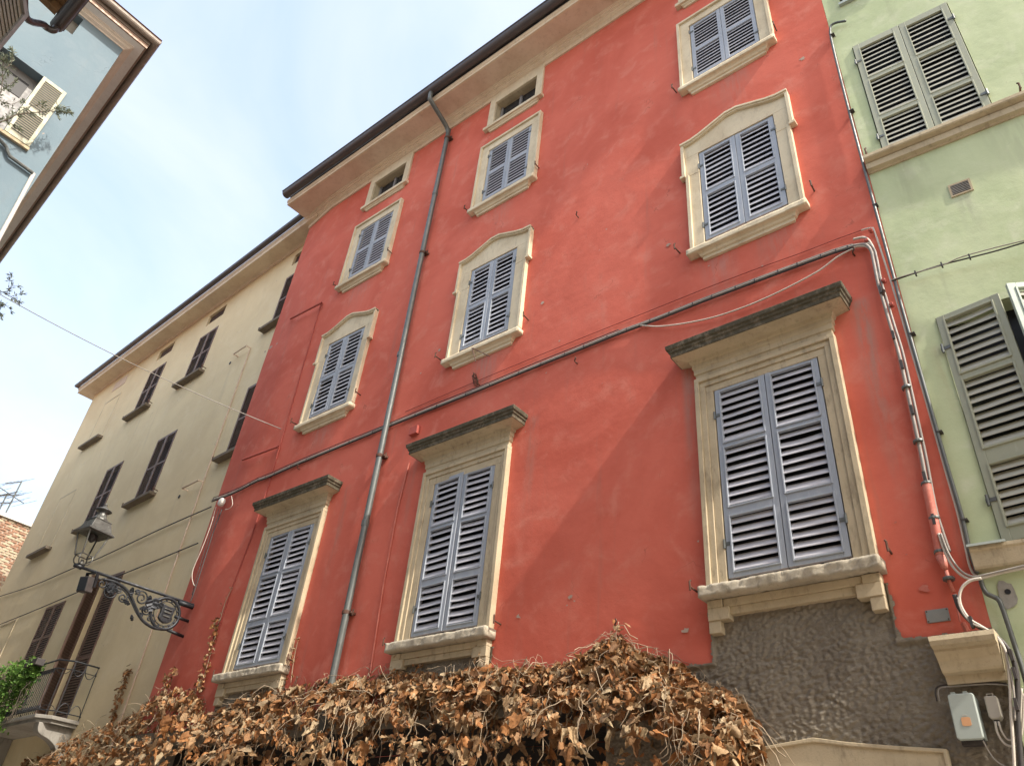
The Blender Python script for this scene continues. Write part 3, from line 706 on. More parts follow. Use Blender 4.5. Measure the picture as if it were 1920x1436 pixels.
# ================================================================== GREEN HOUSE
green = empty('green_house', FG.copy(), 'pale green plastered house with sage louvred shutters and stone sill bands', 'house')
NG = (FG.to_3x3() @ Vector((0, -1, 0)))
def gq(px, py, o=0.0):
    p = on_plane(px, py, Vector((-1.03, 0, 0))+NG*o, NG); l = FG.inverted() @ p; return l.x, l.z
g2 = (gq(1599, 90)[0], gq(1774, 7)[0], 9.50, 11.83)
G1 = (gq(1757, 600)[0], gq(1757, 600)[0]+1.16, 4.58, 6.985)
ga = (gq(1577, 12)[0], gq(1577, 12)[0]+.5, gq(1577, 12)[1]+.03, gq(1577, 12)[1]+.5)
gh = [(g2[0]-.012, g2[1]+.012, g2[2], g2[3]+.012), (G1[0]-.012, G1[1]+.012, G1[2], G1[3]+.012), ga]
gw = wall_mesh(FG, .002, 7.0, 0, 16.8, gh, .35, .008, .25, None, 5).build('wall', M['green'], green, fix=False)
gb = MB(FG); gb.v += [Vector(p) for p in ((7, 0, 0), (7, 9, 0), (7, 9, 16.8), (7, 0, 16.8), (0, 9, 0), (0, 9, 16.8))]; gb.F((0, 1, 2, 3)); gb.F((1, 4, 5, 2)); gb.build('side_wall', M['green'], green, fix=False)
gr = MB(FG); gr.hexa(((0.02, -.5, 16.8), (7.2, -.5, 16.8), (7.2, 9, 18.4), (.02, 9, 18.4), (.02, -.5, 16.95), (7.2, -.5, 16.95), (7.2, 9, 18.55), (.02, 9, 18.55))); gr.build('roof', M['rooftile'], green)
PG2 = [(9.585, 10.17, 7), (10.262, 10.975, 8), (11.065, 11.715, 7)]
mg = (g2[0]+g2[1])/2
shutter(green, FG, g2[0], mg-.003, g2[2], g2[3], PG2, M['gshut'], M['gslat'], .078, .05, .024, .012, -.012, .036, -1, 0, True, .02, .006)
shutter(green, FG, mg+.003, g2[1], g2[2], g2[3], PG2, M['gshut'], M['gslat'], .078, .05, .024, .012, -.012, .036, 1, 0, True, .02, .006)
PG1 = [(4.715, 5.285, 7), (5.455, 6.185, 8), (6.272, 6.915, 7)]
shutter(green, FG, G1[0], G1[0]+.575, G1[2], G1[3], PG1, M['gshut'], M['gslat'], .075, .07, .04, .012, -.012, .04, -1, R_(11), True, .05, .012)
shutter(green, FG, G1[1]-.575, G1[1], G1[2], G1[3], PG1, M['gpale'], M['gslat'], .075, .07, .04, .012, -.012, .04, 1, R_(22), True, .05, .012)
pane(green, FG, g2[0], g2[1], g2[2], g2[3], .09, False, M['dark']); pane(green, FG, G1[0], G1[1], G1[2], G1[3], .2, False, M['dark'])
bd = MB(FG)
def band(prof, x0, x1):
    bd.sweep(prof, [((x0, 0), (0, -1)), ((x1, 0), (0, -1))])
band([(-.01, 9.33), (.02, 9.33), (.03, 9.345), (.075, 9.36), (.08, 9.445), (.06, 9.455), (.135, 9.475), (.145, 9.49), (.145, 9.535), (-.01, 9.56)], -.0, 7)
bd.build('sill_band', M['creamdirty'], green, bevel=.003)
bd = MB(FG); band([(-.01, 4.36), (.09, 4.36), (.10, 4.38), (.115, 4.50), (.13, 4.515), (.13, 4.545), (-.01, 4.56)], -.0, 7); bs_ = bd.build('lower_sill', M['creamdirty'], green, bevel=.004)
bd = MB(FG); band([(-.005, 4.563), (.15, 4.549), (.152, 4.535), (.158, 4.535), (.158, 4.556), (-.005, 4.572)], -.01, .27); bd.build('flashing', M['boxgrey'], bs_)
vg = [gq(*p) for p in ((1777, 350), (1819, 338), (1783, 372), (1824, 360))]
x0, x1, z0, z1 = vg[0][0], vg[1][0], vg[2][1], vg[0][1]
vt = MB(FG); vt.box(x0, x1, -.02, .012, z0, z0+.02); vt.box(x0, x1, -.02, .012, z1-.02, z1); vt.box(x0, x0+.02, -.02, .0118, z0+.02, z1-.02); vt.box(x1-.02, x1, -.02, .0118, z0+.02, z1-.02)
vv = vt.build('air_vent', M['creamdirty'], green); vd = MB(FG); vd.box(x0+.02, x1-.02, -.02, .010, z0+.02, z1-.02); vd.build('vent_opening', M['dark'], vv)
for q in range(6):
    vb = MB(FG); zz = z0+.035+q*(z1-z0-.07)/5; vb.box(x0+.02, x1-.02, -.0, .016, zz-.0035, zz+.0035); vb.build('vent_bar', M['balst'], vv)
pn = pane(green, FG, *ga, d=.2, bars=False, mat=M['dark'])
for q in range(5):
    b_ = MB(FG); xx = ga[0]+.05+q*.1; b_.tube([(xx, -.03, ga[2]), (xx, -.03, ga[3])], .012, 6); b_.build('window_bar', M['boxgrey'], pn)
b_ = MB(FG); b_.box(ga[0]-.02, ga[1]+.02, -.01, .05, ga[2]-.05, ga[2]-.001); b_.build('vent_sill', M['boxgrey'], green)
# cement patch with a pipe hole
hx, hz = gq(1890, 1110)
b_ = MB(FG); i = 0; n = 16
for q in range(n):
    w = 2*math.pi*q/n; rr = .10*(.85+.35*noise.noise(Vector((math.cos(w)*1.5, math.sin(w)*1.5, 8)))); b_.V((hx+rr*math.cos(w)*.8-.01, -.012, hz+rr*math.sin(w)*1.3-.02))
b_.F(range(n)); b_.build('cement_patch', M['balst'], green, fix=False)
b_ = MB(FG); b_.tube([(hx, -.016, hz), (hx, -.0135, hz)], .022, 14); b_.build('pipe_hole', M['dark'], green)
for q in ((1785, 575), (1690, 535), (1604, 505)): pass
hk = gq(1628, 302); hook(green, FG, hk[0]+.02, 9.58, -1)
hk = gq(1916, 185); hook(green, FG, hk[0], 9.62, 1)

# ================================================================== YELLOW HOUSE
yel = empty('yellow_house', FY.copy(), 'faded yellow plastered house with dark brown shutters beyond the red corner', 'house')
YL = -13.8
def ybx(s0, s1): return (-s1, -s0)
yh = []
cols = {'b': 8.2, 'c': 5.09, 'd': .62}
for cc, s in cols.items():
    yh.append((-s-.53, -s+.53, 13.88, 15.56)); yh.append((-s-.545, -s+.545, 10.02, 11.93)); yh.append((-s-.5, -s+.5, 16.02, 16.42))
yh.append((-8.72, -7.48, 5.9, 7.71)); yh.append((-5.62, -4.36, 4.52, 7.90))
yw = wall_mesh(FY, YL, .6, 0, 17.0, yh, .5, .008, .22, None, 11).build('wall', M['yellow'], yel, fix=False)
sd = MB(FY); sd.v += [Vector(p) for p in ((YL, 0, 0), (YL, 9, 0), (YL, 9, 17), (YL, 0, 17))]; sd.F((1, 0, 3, 2)); sd.build('side_wall', M['yellow'], yel, fix=False)
rf = MB(FY); rf.hexa(((YL-.3, -.45, 16.92), (.3, -.45, 16.92), (.3, 9, 18.6), (YL-.3, 9, 18.6), (YL-.3, -.45, 17.0), (.3, -.45, 17.0), (.3, 9, 18.7), (YL-.3, 9, 18.7))); rf.build('roof', M['rooftile'], yel)
yp = [((YL-.0, 0), (-1, -1)), ((.35, 0), (0, -1))]
yp = [((YL, 9), (-1, 0)), ((YL, 0), (-1, -1)), ((.35, 0), (0, -1))]
cm = MB(FY); cm.sweep([(-.01, 16.63), (.03, 16.63), (.035, 16.665), (.07, 16.685), (.11, 16.69), (.30, 16.675), (.47, 16.655), (.47, 16.77), (.50, 16.80), (.50, 16.90), (-.01, 16.92)], yp); cm.build('cornice', M['corn'], yel)
cm = MB(FY); cm.sweep([(.56+.075*math.cos(t), 16.97+.08*math.sin(t)) for t in [math.pi+math.pi*i/8 for i in range(9)]]+[(.64, 16.985), (.49, 16.985)], yp, closed=True); cm.build('gutter', M['gutter'], yel)
def yslats(x0, x1, z0, z1, nm, ang=0, sill=True, split=True):
    c = (x0+x1)/2; n = int((z1-z0-.16)/.062)
    pan = [(z0+.07, (z0+z1)/2-.03, n//2), ((z0+z1)/2+.03, z1-.07, n//2)]
    if split:
        shutter(yel, FY, x0+.01, c-.004, z0, z1, pan, M['bshut'], M['bshut'], .055, .045, .03, .01, -.02, .035, -1, 0, False, 0, 0, False)
        shutter(yel, FY, c+.004, x1-.01, z0, z1, pan, M['bshut'], M['bshut'], .055, .045, .03, .01, -.02, .035, 1, 0, False, 0, 0, False)
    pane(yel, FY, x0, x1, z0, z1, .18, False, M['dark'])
    if sill:
        b_ = MB(FY); b_.box(c-.76, c+.76, -.01, .17, z0-.145, z0-.06); b_.build('sill', M['sillstone'], yel, bevel=.008)
        hook(yel, FY, c-.82, z0-.06, -1); hook(yel, FY, c+.80, z0-.02, 1)
for cc, s in cols.items():
    yslats(-s-.53, -s+.53, 13.88, 15.56, cc); yslats(-s-.545, -s+.545, 10.02, 11.93, cc)
    b_ = MB(FY); b_.box(-s-.5, -s+.5, -.14, -.10, 16.02, 16.42)
    vp = b_.build('attic_vent', M['bshut'], yel)
    b_ = MB(FY)
    for q in range(8): b_.box(-s-.5, -s+.5, -.098, -.06, 16.04+q*.048, 16.06+q*.048)
    b_.build('louvres', M['bshut'], vp, kind='stuff')
yslats(-8.72, -7.48, 5.9, 7.71, 'b1', sill=False)
# blind windows: a sill and a painted outline
def outline(x0, x1, z0, z1):
    b_ = MB(FY); w = .045
    for bx_ in ((x0, x0+w, z0, z1), (x1-w, x1, z0, z1), (x0+w, x1-w, z1-w, z1)): b_.box(bx_[0], bx_[1], -.005, .010, bx_[2], bx_[3])
    b_.build('painted_outline', M['cream'], yel)
for z0, z1 in ((13.85, 15.6), (9.95, 11.9)):
    outline(-12.03, -10.80, z0, z1)
    b_ = MB(FY); b_.box(-12.15, -10.65, -.01, .17, z0-.14, z0-.05); b_.build('sill', M['sillstone'], yel, bevel=.008)
outline(-12.03, -10.8, 5.6, 7.75)
b_ = MB(FY); b_.box(-11.92, -10.95, -.005, .012, 16.04, 16.44); b_.build('blind_vent', M['soffit'], yel)
# painted pipe with two bracket arms
b_ = MB(FY); b_.tube([(-1.80, -.03, 13.43), (-1.75, -.03, 9.4), (-1.68, -.03, 6.4), (-1.60, -.03, 3.0)], .018, 6); b_.build('painted_pipe', M['soffit'], yel)
for z, s0, s1 in ((13.45, 1.8, 2.42), (9.5, 1.75, 2.49)):
    b_ = MB(FY); b_.tube([(-s0, -.02, z), (-s0, -.14, z), (-s1, -.14, z), (-s1, 0, z)], .02, 6); b_.build('painted_bracket', M['soffit'], yel)
    b_ = MB(FY); b_.tube([(-s1-.35, -.014, z-.06), (-s1-.35, .0, z-.06)], .045, 10); b_.build('wall_hole', M['dark'], yel)
# balcony door: right leaf shut, left leaf ajar; stone slab, corbels and iron railing
DP = [(4.62, 5.85, 20), (5.93, 7.82, 30)]
shutter(yel, FY, -5.10, -4.37, 4.53, 7.89, DP, M['bshut'], M['bshut'], .06, .045, .03, .01, -.02, .04, 1, R_(2), False, 0, 0, False)
shutter(yel, FY, -5.61, -5.13, 4.53, 7.89, DP, M['bshut'], M['bshut'], .06, .045, .03, .01, -.02, .04, -1, R_(48), False, 0, 0, False)
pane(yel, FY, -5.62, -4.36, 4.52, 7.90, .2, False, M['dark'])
BX0, BX1, BD = -7.6, -3.62, .80
sb = MB(FY)
pl = [(BX0, 0), (BX0, -BD), (BX1-.25, -BD), (BX1, -BD+.25), (BX1, 0)]
def slabpoly(mb, pl, z0, z1, g_=0):
    i = len(mb.v); n = len(pl)
    for z in (z0, z1):
        for x, y in pl: mb.V((x, y, z))
    mb.F(range(i, i+n)); mb.F(range(i+n, i+2*n))
    for q in range(n): r = (q+1) % n; mb.F((i+q, i+r, i+n+r, i+n+q))
slabpoly(sb, pl, 4.40, 4.47)
slabpoly(sb, [(BX0+.05, 0), (BX0+.05, -BD+.05), (BX1-.28, -BD+.05), (BX1-.05, -BD+.28), (BX1-.05, 0)], 4.33, 4.399)
bal = sb.build('balcony', M['balst'], yel, bevel=.008)
for x in (BX1-.42, BX0+.3):
    cb = MB(FY)
    prof = smooth_pts([(0.0, 3.55, 0), (.10, 3.58, 0), (.16, 3.72, 0), (.20, 3.92, 0), (.38, 4.05, 0), (.60, 4.12, 0), (.68, 4.2, 0), (.70, 4.33, 0)], 4)
    poly = [(p.x, p.y) for p in prof]+[(0, 4.33)]
    i = len(cb.v); n = len(poly)
    for xx in (x, x+.26):
        for o, z in poly: cb.V((xx, -o, z))
    cb.F(range(i, i+n)); cb.F(range(i+n, i+2*n))
    for q in range(n): r = (q+1) % n; cb.F((i+q, i+r, i+n+r, i+n+q))
    cb.build('balcony_corbel', M['balst'], bal, bevel=.01)
rl = MB(FY); rpath = [(BX0+.03, -.0, 0), (BX0+.03, -BD+.03, 0), (BX1-.26, -BD+.03, 0), (BX1-.03, -BD+.26, 0), (BX1-.03, 0, 0)]
for z, r in ((5.55, .018), (4.56, .012), (5.38, .008)): rl.tube([(x, y, z) for x, y, _ in rpath], r, 6)
rail = rl.build('handrail', M['iron'], bal)
def bars(a, b, n, fancy=False):
    for q in range(n):
        t = (q+.5)/n; x = a[0]+(b[0]-a[0])*t; y = a[1]+(b[1]-a[1])*t
        b_ = MB(FY); b_.tube([(x, y, 4.47), (x, y, 5.38)], .008, 5); b_.build('baluster', M['iron'], bal)
        dx, dy = (b[0]-a[0])/n*.45, (b[1]-a[1])/n*.45
        for z, s_ in ((5.38, -1), (4.56, 1)):
            c_ = MB(FY); c_.tube([(x-dx*math.cos(w), y-dy*math.cos(w), z+s_*(.10*math.sin(w))) for w in [math.pi*e/8 for e in range(9)]], .006, 5); c_.build('scroll', M['iron'], bal)
bars((rpath[1][0], rpath[1][1]), (rpath[2][0], rpath[2][1]), 34); bars((rpath[2][0], rpath[2][1]), (rpath[3][0], rpath[3][1]), 1)
for t in (.06, .5, .96):
    x = BX1-.03; y = (-BD+.26)*(1-t); b_ = MB(FY); b_.tube([(x, y, 4.47), (x, y, 5.55)], .009, 5); b_.build('baluster', M['iron'], bal)
for t0, t1 in ((.06, .5), (.5, .96)):
    for z, s_ in ((5.52, -1), (4.50, 1)):
        x = BX1-.03; y0, y1 = (-BD+.26)*(1-t0), (-BD+.26)*(1-t1)
        b_ = MB(FY); b_.tube([(x, (y0+y1)/2-(y1-y0)/2*math.cos(w), z+s_*(.24*math.sin(w))) for w in [math.pi*e/12 for e in range(13)]], .008, 5); b_.build('scroll', M['iron'], bal)

# ================================================================== BLUE HOUSE across the street
blue = empty('blue_house', FA.copy(), 'pale blue plastered house with deep moulded eaves and cream shutter', 'house')
bw = (-1.42, -.70, 10.93, 12.36); bv = (-.93, -.73, 13.56, 14.04)
wall_mesh(FA, -8, 0, 0, 14.2, [bw, bv], .5, .004, .22, None, 21).build('wall', M['blue'], blue, fix=False)
dB = Vector((-.9962, .0872)); nB = Vector((.0872, .9962)); cr = Vector((-11.4, -5.894))
sdw = MB(); e = cr+dB*20
sdw.v += [Vector(p) for p in ((cr.x, cr.y, 0), (e.x, e.y, 0), (e.x, e.y, 14.2), (cr.x, cr.y, 14.2))]; sdw.F((0, 1, 2, 3)); sdw.build('street_wall', M['blue'], blue, fix=False)
mC = Vector((1, (1-.0872)/.9962))
ep = [(Vector((-11.4, -14)), Vector((1, 0))), (cr, mC), (e, nB)]
def esweep(prof, name, mat, par, closed=False):
    b_ = MB(); b_.sweep(prof, ep, closed=closed); return b_.build(name, mat, par)
ev = esweep([(-.01, 14.08), (.015, 14.08), (.02, 14.10), (.075, 14.12), (.08, 14.15), (.12, 14.165), (.125, 14.19), (-.01, 14.21)], 'cornice', M['palegrey2'], blue)
esweep([(.12, 14.188), (.27, 14.20), (.27, 14.26), (-.01, 14.27)], 'soffit', M['palegrey'], ev)
esweep([(.262, 14.195), (.292, 14.195), (.296, 14.285), (.262, 14.29)], 'copper_strip', M['copper'], ev)
esweep([(.37+.065*math.cos(t), 14.42+.075*math.sin(t)) for t in [math.pi+math.pi*i/8 for i in range(9)]]+[(.44, 14.435), (.36, 14.50), (.10, 14.50), (.10, 14.30), (.30, 14.30)], 'gutter', M['oldgutter'], blue, True)
rb = MB(); rb.v += [Vector(p) for p in ((-10.98, -14, 14.5), (-10.98, -5.5, 14.5), (e.x, e.y+.4, 14.5), (e.x, -10, 16.5), (-14, -14, 16.0), (-14.5, -9, 16.2))]
rb.F((0, 1, 5, 4)); rb.F((1, 2, 3, 5)); rb.build('roof', M['rooftile'], blue, fix=False)
# window: open cream leaf flat on the wall, white casement, ledge; small vent; pipes
shutter(blue, FA, -.70, -.315, 10.94, 12.34, [(11.02, 11.56, 12), (11.64, 12.27, 14)], M['yshut'], M['beigeslat'], .055, .035, .02, .01, .012, .03, -1, 0, False, 0, 0, False)
b_ = MB(FA); b_.box(bw[0], bw[1], -.22, -.20, bw[2], bw[3]); wn = b_.build('casement', M['casement'], blue)
b_ = MB(FA); b_.box(bw[0]+.1, bw[1]-.08, -.198, -.19, 11.85, 12.2); b_.build('pane', M['dark'], wn)
b_ = MB(FA); b_.box(bw[0]+.1, bw[1]-.08, -.198, -.185, 11.05, 11.75); b_.build('casement_panel', M['casement'], wn, bevel=.01)
b_ = MB(FA); b_.box(-2.2, -.30, .0, .05, 10.87, 10.92); b_.build('window_ledge', M['creamdirty'], blue)
b_ = MB(FA); b_.box(bv[0], bv[1], -.22, -.18, bv[2], bv[3]); b_.build('attic_opening', M['balst'], blue)
def wy(px, py, o=.05): l = FA.inverted() @ on_plane(px, py, (-11.4+o, 0, 0), Vector((1, 0, 0))); return (l.x, -o, l.z)
b_ = MB(FA); b_.tube([wy(-12, 250), wy(12, 276), wy(14, 284), wy(18, 293), wy(62, 325)], .028, 8); b_.build('wall_pipe', M['pipe'], blue)
b_ = MB(FA); b_.tube([wy(63, 326, .03), wy(30, 388, .03), wy(-20, 480, .03)], .03, 8); b_.build('corner_pipe', M['white'], blue)

# ================================================================== NEAR HOUSE on the camera's side of the street (its eave and one shutter leaf show)
FN = Matrix.Translation((-8.0, -7.5, 0)) @ Matrix.Rotation(R_(180), 4, 'Z')
near = empty('near_house', FN.copy(), 'house with rotten wooden eave and brown gutter above the blue wall', 'house')
G0 = on_plane(106, 50, (-8, 0, 0), Vector((1, 0, 0)))
nb = MB(); nb.v += [Vector(p) for p in ((-7.3, -7.5, 0), (5, -7.5, 0), (5, -7.5, G0.z+.1), (-7.3, -7.5, G0.z+.1), (-7.3, -13, 0), (-7.3, -13, G0.z+.3))]; nb.F((0, 1, 2, 3)); nb.F((4, 0, 3, 5)); nb.build('wall', M['ochre'], near, fix=False)
gy = G0.y
nb = MB(); nb.hexa(((-7.9, -13, G0.z+1.9), (5, -13, G0.z+1.9), (5, gy-.06, G0.z+.07), (-7.9, gy-.06, G0.z+.07), (-7.9, -13, G0.z+2.0), (5, -13, G0.z+2.0), (5, gy-.04, G0.z+.13), (-7.9, gy-.04, G0.z+.13))); ro = nb.build('roof', M['wood'], near)
for q in range(12):
    b_ = MB(); x = -7.85+q*.62; b_.hexa(((x, -7.5, G0.z+.05), (x+.09, -7.5, G0.z+.05), (x+.09, gy-.08, G0.z-.03), (x, gy-.08, G0.z-.03), (x, -7.5, G0.z+.21), (x+.09, -7.5, G0.z+.21), (x+.09, gy-.08, G0.z+.075), (x, gy-.08, G0.z+.075))); b_.build('rafter', M['wood'], ro)
b_ = MB(); n = 12
gpf = [(.075*math.cos(t), .075*math.sin(t)) for t in [math.pi+math.pi*i/10 for i in range(11)]]+[(.085, .01), (.066, .0)]+[(.062*math.cos(t), .062*math.sin(t)) for t in [2*math.pi-math.pi*i/8 for i in range(9)]]
b_.sweep([(o, G0.z+z) for o, z in gpf], [((-8.0, gy), (0, 1)), ((5, gy), (0, 1))], closed=True); b_.build('gutter', M['gutter'], near)
b_ = MB(); b_.tube(smooth_pts([(-7.95, gy, G0.z-.05), (-7.95, gy, G0.z-.14), (-7.95, gy-.07, G0.z-.17), on_plane(80, 46, (-7.9, 0, 0), Vector((1, 0, 0))), on_plane(48, 31, (-7.7, 0, 0), Vector((1, 0, 0))), (-7.2, -7.43, G0.z-.5), (-7.2, -7.44, G0.z-.9), (-7.2, -7.44, 4)], 5), .04, 8); b_.build('downpipe', M['gutter'], near, smooth=True)
T0 = on_plane(45, 27, (-6, 0, 0), Vector((1, 0, 0)))
aL = math.atan2(.5, -.87); Lw = (T0.y+7.47)/math.sin(aL)
hp = T0-Vector((math.cos(aL), math.sin(aL), 0))*Lw
FL = Matrix.Translation((hp.x, hp.y, 0)) @ Matrix.Rotation(aL, 4, 'Z')
shutter(near, FL, 0, Lw, T0.z-1.5, T0.z, [(T0.z-1.44, T0.z-.06, 24)], M['casement'], M['beigeslat'], .05, .082, .014, .01, 0, .04, -1, 0, True, .0, 0, False)

# ================================================================== BRICK HOUSE at the end of the street
XB = -34.0
bk = empty('brick_house', Matrix.Translation((XB, 2.0, 0)) @ Matrix.Rotation(R_(90), 4, 'Z'), 'old exposed brick house with pale coping behind the yellow house', 'house')
tp = on_plane(30, 972, (XB, 0, 0), Vector((1, 0, 0))); yl = on_plane(0, 1060, (XB, 0, 0), Vector((1, 0, 0))).y; yr = on_plane(75, 965, (XB, 0, 0), Vector((1, 0, 0))).y
FB = Matrix.Translation((XB, 0, 0)) @ Matrix.Rotation(R_(90), 4, 'Z')
b_ = MB(FB); b_.box(-9, 9, -6, 0, 0, tp.z-.12); b_.build('wall', M['brick'], bk)
b_ = MB(FB); b_.box(-9, 9, -.6, .10, tp.z-.12, tp.z+.04); b_.build('coping', M['white'], bk)
b_ = MB(FB); b_.hexa(((-9, .5, tp.z+.05), (9, .5, tp.z+.05), (9, 6, tp.z+.9), (-9, 6, tp.z+.9), (-9, .5, tp.z+.12), (9, .5, tp.z+.12), (9, 6, tp.z+1), (-9, 6, tp.z+1))); b_.build('roof', M['rooftile'], bk)
bm_ = []
for mt in (M['brick1'], M['brick2']):
    me = bpy.data.meshes.new('brick'); b_ = MB(); b_.box(-.135, .135, 0, .035, -.041, .041); me.from_pydata(b_.v, [], b_.f); me.materials.append(mt); bm_.append(me)
cnt = 0
for row in range(60):
    z = tp.z-.18-row*.098
    pr = 974+row*4.05                                       # picture row of this course, to stay within what shows
    y = on_plane(-10, pr, (XB, 0, 0), Vector((1, 0, 0))).y+(.15 if row % 2 else 0); yend = on_plane(66-(pr-968)*.53+10, pr, (XB, 0, 0), Vector((1, 0, 0))).y
    while y < yend and cnt < 298:
        o_ = bpy.data.objects.new('brick', bm_[0 if rnd.random() < .58 else 1]); C.objects.link(o_); cnt += 1
        place(o_, FB @ Matrix.Translation((y, .02-rnd.random()*.018, z+rnd.uniform(-.008, .008))) @ Matrix.Diagonal((rnd.uniform(.7, 1), 1, rnd.uniform(.75, 1.05), 1)), bk); y += .295
# television aerials on its roof
def aerial(px, py_top, py_bot, dx, booms, label):
    r_ = empty('television_aerial', Matrix.Translation(on_plane(px, py_bot, (XB-2, 0, 0), Vector((1, 0, 0)))), label, 'aerial', None)
    P = lambda x, y: on_plane(x, y, (XB-2, 0, 0), Vector((1, 0, 0)))
    b_ = MB(); b_.tube([P(px, py_bot)-Vector((0, 0, .5)), P(px+dx, py_top)], .03, 6); b_.build('mast', M['pipe'], r_)
    for (xa, ya, xb, yb, n) in booms:
        b_ = MB(); A_, B_ = P(xa, ya), P(xb, yb); b_.tube([A_, B_], .02, 5)
        bo = b_.build('boom', M['pipe'], r_)
        for q in range(n):
            t = q/(max(1, n-1)); c_ = A_.lerp(B_, t); d_ = Vector((.55, .25, .12))*(.5+.5*t)
            e_ = MB(); e_.tube([c_-d_, c_+d_], .009, 4); e_.build('element', M['pipe'], bo)
aerial(10, 902, 963, 31, [(10, 906, 41, 903, 4), (-4, 929, 36, 928, 6), (-6, 943, 21, 943, 5)], 'tall bent television aerial on the brick house roof')
aerial(-4, 925, 962, 18, [(-10, 930, 18, 926, 5), (-3, 912, 45, 944, 6)], 'low double television aerial beside the taller one')

# ================================================================== CABLES ON THE WALLS
def P_(pts, o=.05): return [at(x, y, o) for x, y in pts]
def cable(name, label, strands, cat='cable', clips=None, group=None):
    """strands: list of (points, radius, material)"""
    if len(strands) == 1 and not clips:
        b_ = MB(); b_.tube(smooth_pts(strands[0][0], 6), strands[0][1], 6); o_ = b_.build(name, strands[0][2], None, smooth=True)
        return tag(o_, label, cat, group)
    r_ = empty(name, Matrix.Translation(strands[0][0][0]), label, cat, group)
    for pts, r, m in strands:
        b_ = MB(); b_.tube(smooth_pts(pts, 6), r, 6); b_.build('strand', m, r_, smooth=True)
    for p, r in (clips or []):
        c_ = MB(); c_.box(p.x-r*.35, p.x+r*.35, -p.y-r*.8, -p.y+r*1.1, p.z-r*1.5, p.z+r*1.3); c_.build('clip', M['cabled'], r_)
    return r_
main = [(398, 938), (440, 922), (480, 902), (505, 892), (560, 868), (640, 835), (720, 802), (800, 769), (900, 729), (1000, 688), (1080, 656), (1160, 624), (1240, 594), (1320, 562), (1400, 532), (1480, 502), (1560, 473), (1600, 461)]
def wob(pts, a, dz, o, seed):
    r = []
    for i, p in enumerate(P_(pts, o)): r.append(p+Vector((0, 0, dz+a*noise.noise(Vector((i*.9+seed, seed, 0))))))
    return r
clips = []
mp_ = wob(main, .012, 0, .05, 3)
for i in range(len(main)-1):
    for t in (.2, .75): clips.append((mp_[i].lerp(mp_[i+1], t)+Vector((0, 0, -.004)), .017))
cable('cable_bundle', 'grey and dark cable bundle clipped along the red wall above the first floor windows',
      [(mp_, .014, M['cable']), (wob(main, .010, -.028, .042, 9), .012, M['cabled']), (wob(main, .012, .024, .038, 15), .010, M['cable']), (wob(main[:12], .02, .06, .03, 21), .007, M['cabled'])], 'cable', clips)
thin = [(760, 772), (900, 712), (1080, 638), (1180, 598), (1260, 566), (1340, 534), (1430, 500), (1500, 475), (1570, 448), (1615, 432), (1634, 428), (1641, 438), (1668, 520), (1700, 628), (1740, 765), (1775, 890), (1795, 960), (1810, 1025), (1818, 1060), (1828, 1078), (1845, 1081)]
cable('thin_cable', 'thin pale cable running above the bundle and straight down beside the green house', [(P_(thin, .03)[:11], .006, M['redpipe2']), (P_(thin, .03)[9:], .011, M['cablew'])])
cable('loose_cable', 'slack beige cable sagging over the large right window hood', [(P_([(1600, 466), (1570, 482), (1535, 508), (1480, 538), (1420, 566), (1370, 585), (1330, 597), (1280, 607), (1235, 612), (1200, 610)], .05), .010, M['cablew'])])
dn = [(1600, 461), (1622, 459), (1633, 470), (1638, 490), (1646, 530), (1655, 560), (1668, 605), (1682, 650), (1692, 690), (1703, 740), (1716, 800), (1728, 855), (1738, 910), (1748, 960), (1760, 1000), (1772, 1035)]
dclip = [(p+Vector((.0, 0, 0)), .035) for p in P_([(1652, 545), (1676, 630), (1692, 685), (1711, 770), (1735, 895), (1752, 975)], .06)]
cable('vertical_cable_bundle', 'bundle of grey cables bending down the right edge of the red wall', [(P_(dn, .06), .018, M['cable']), (wob(dn, .02, -.02, .055, 4), .014, M['cablew']), ([p+Vector((.035, .005, .0)) for p in P_(dn, .06)], .013, M['cable']), (P_([(1600, 449), (1622, 446), (1636, 462), (1645, 490), (1650, 525)], .05), .015, M['cablew'])], 'cable', dclip)
cd_ = empty('painted_conduit', Matrix.Translation(at(1740, 905, .06)), 'fat salmon painted conduit strapped under the grey cables', 'conduit')
b_ = MB(); b_.tube(smooth_pts(P_([(1684, 655), (1692, 690), (1716, 800), (1728, 855), (1737, 905)], .045), 5), .028, 10); b_.build('upper_sleeve', M['redpipe'], cd_, smooth=True)
b_ = MB(); b_.tube(smooth_pts(P_([(1737, 905), (1745, 945), (1752, 978), (1760, 1020), (1764, 1042)], .055), 5), .042, 12); b_.tube(P_([(1764, 1042), (1771, 1062), (1774, 1068)], .055), .042, 12, r1=.016); b_.tube(P_([(1773, 1066), (1780, 1090), (1788, 1110)], .05), .016, 8); b_.build('lower_sleeve', M['redpipe'], cd_, smooth=True)
for (px, py) in ((1737, 907), (1752, 972), (1762, 1035), (1700, 727), (1722, 828), (1779, 1085)):
    p = at(px, py, .055); c_ = MB(); c_.lathe((p.x, p.y, p.z), [(.046, -.012), (.048, 0), (.046, .012)], 12); c_.build('strap', M['pipe'], cd_)
b_ = MB(); p = at(1800, 1180, .05); b_.tube(smooth_pts(P_([(1790, 1125), (1797, 1150), (1800, 1165)], .04), 4), .008, 6); b_.tube(P_([(1806, 1168), (1815, 1185)], .05), .022, 8); b_.build('cut_end', M['redpipe'], cd_)
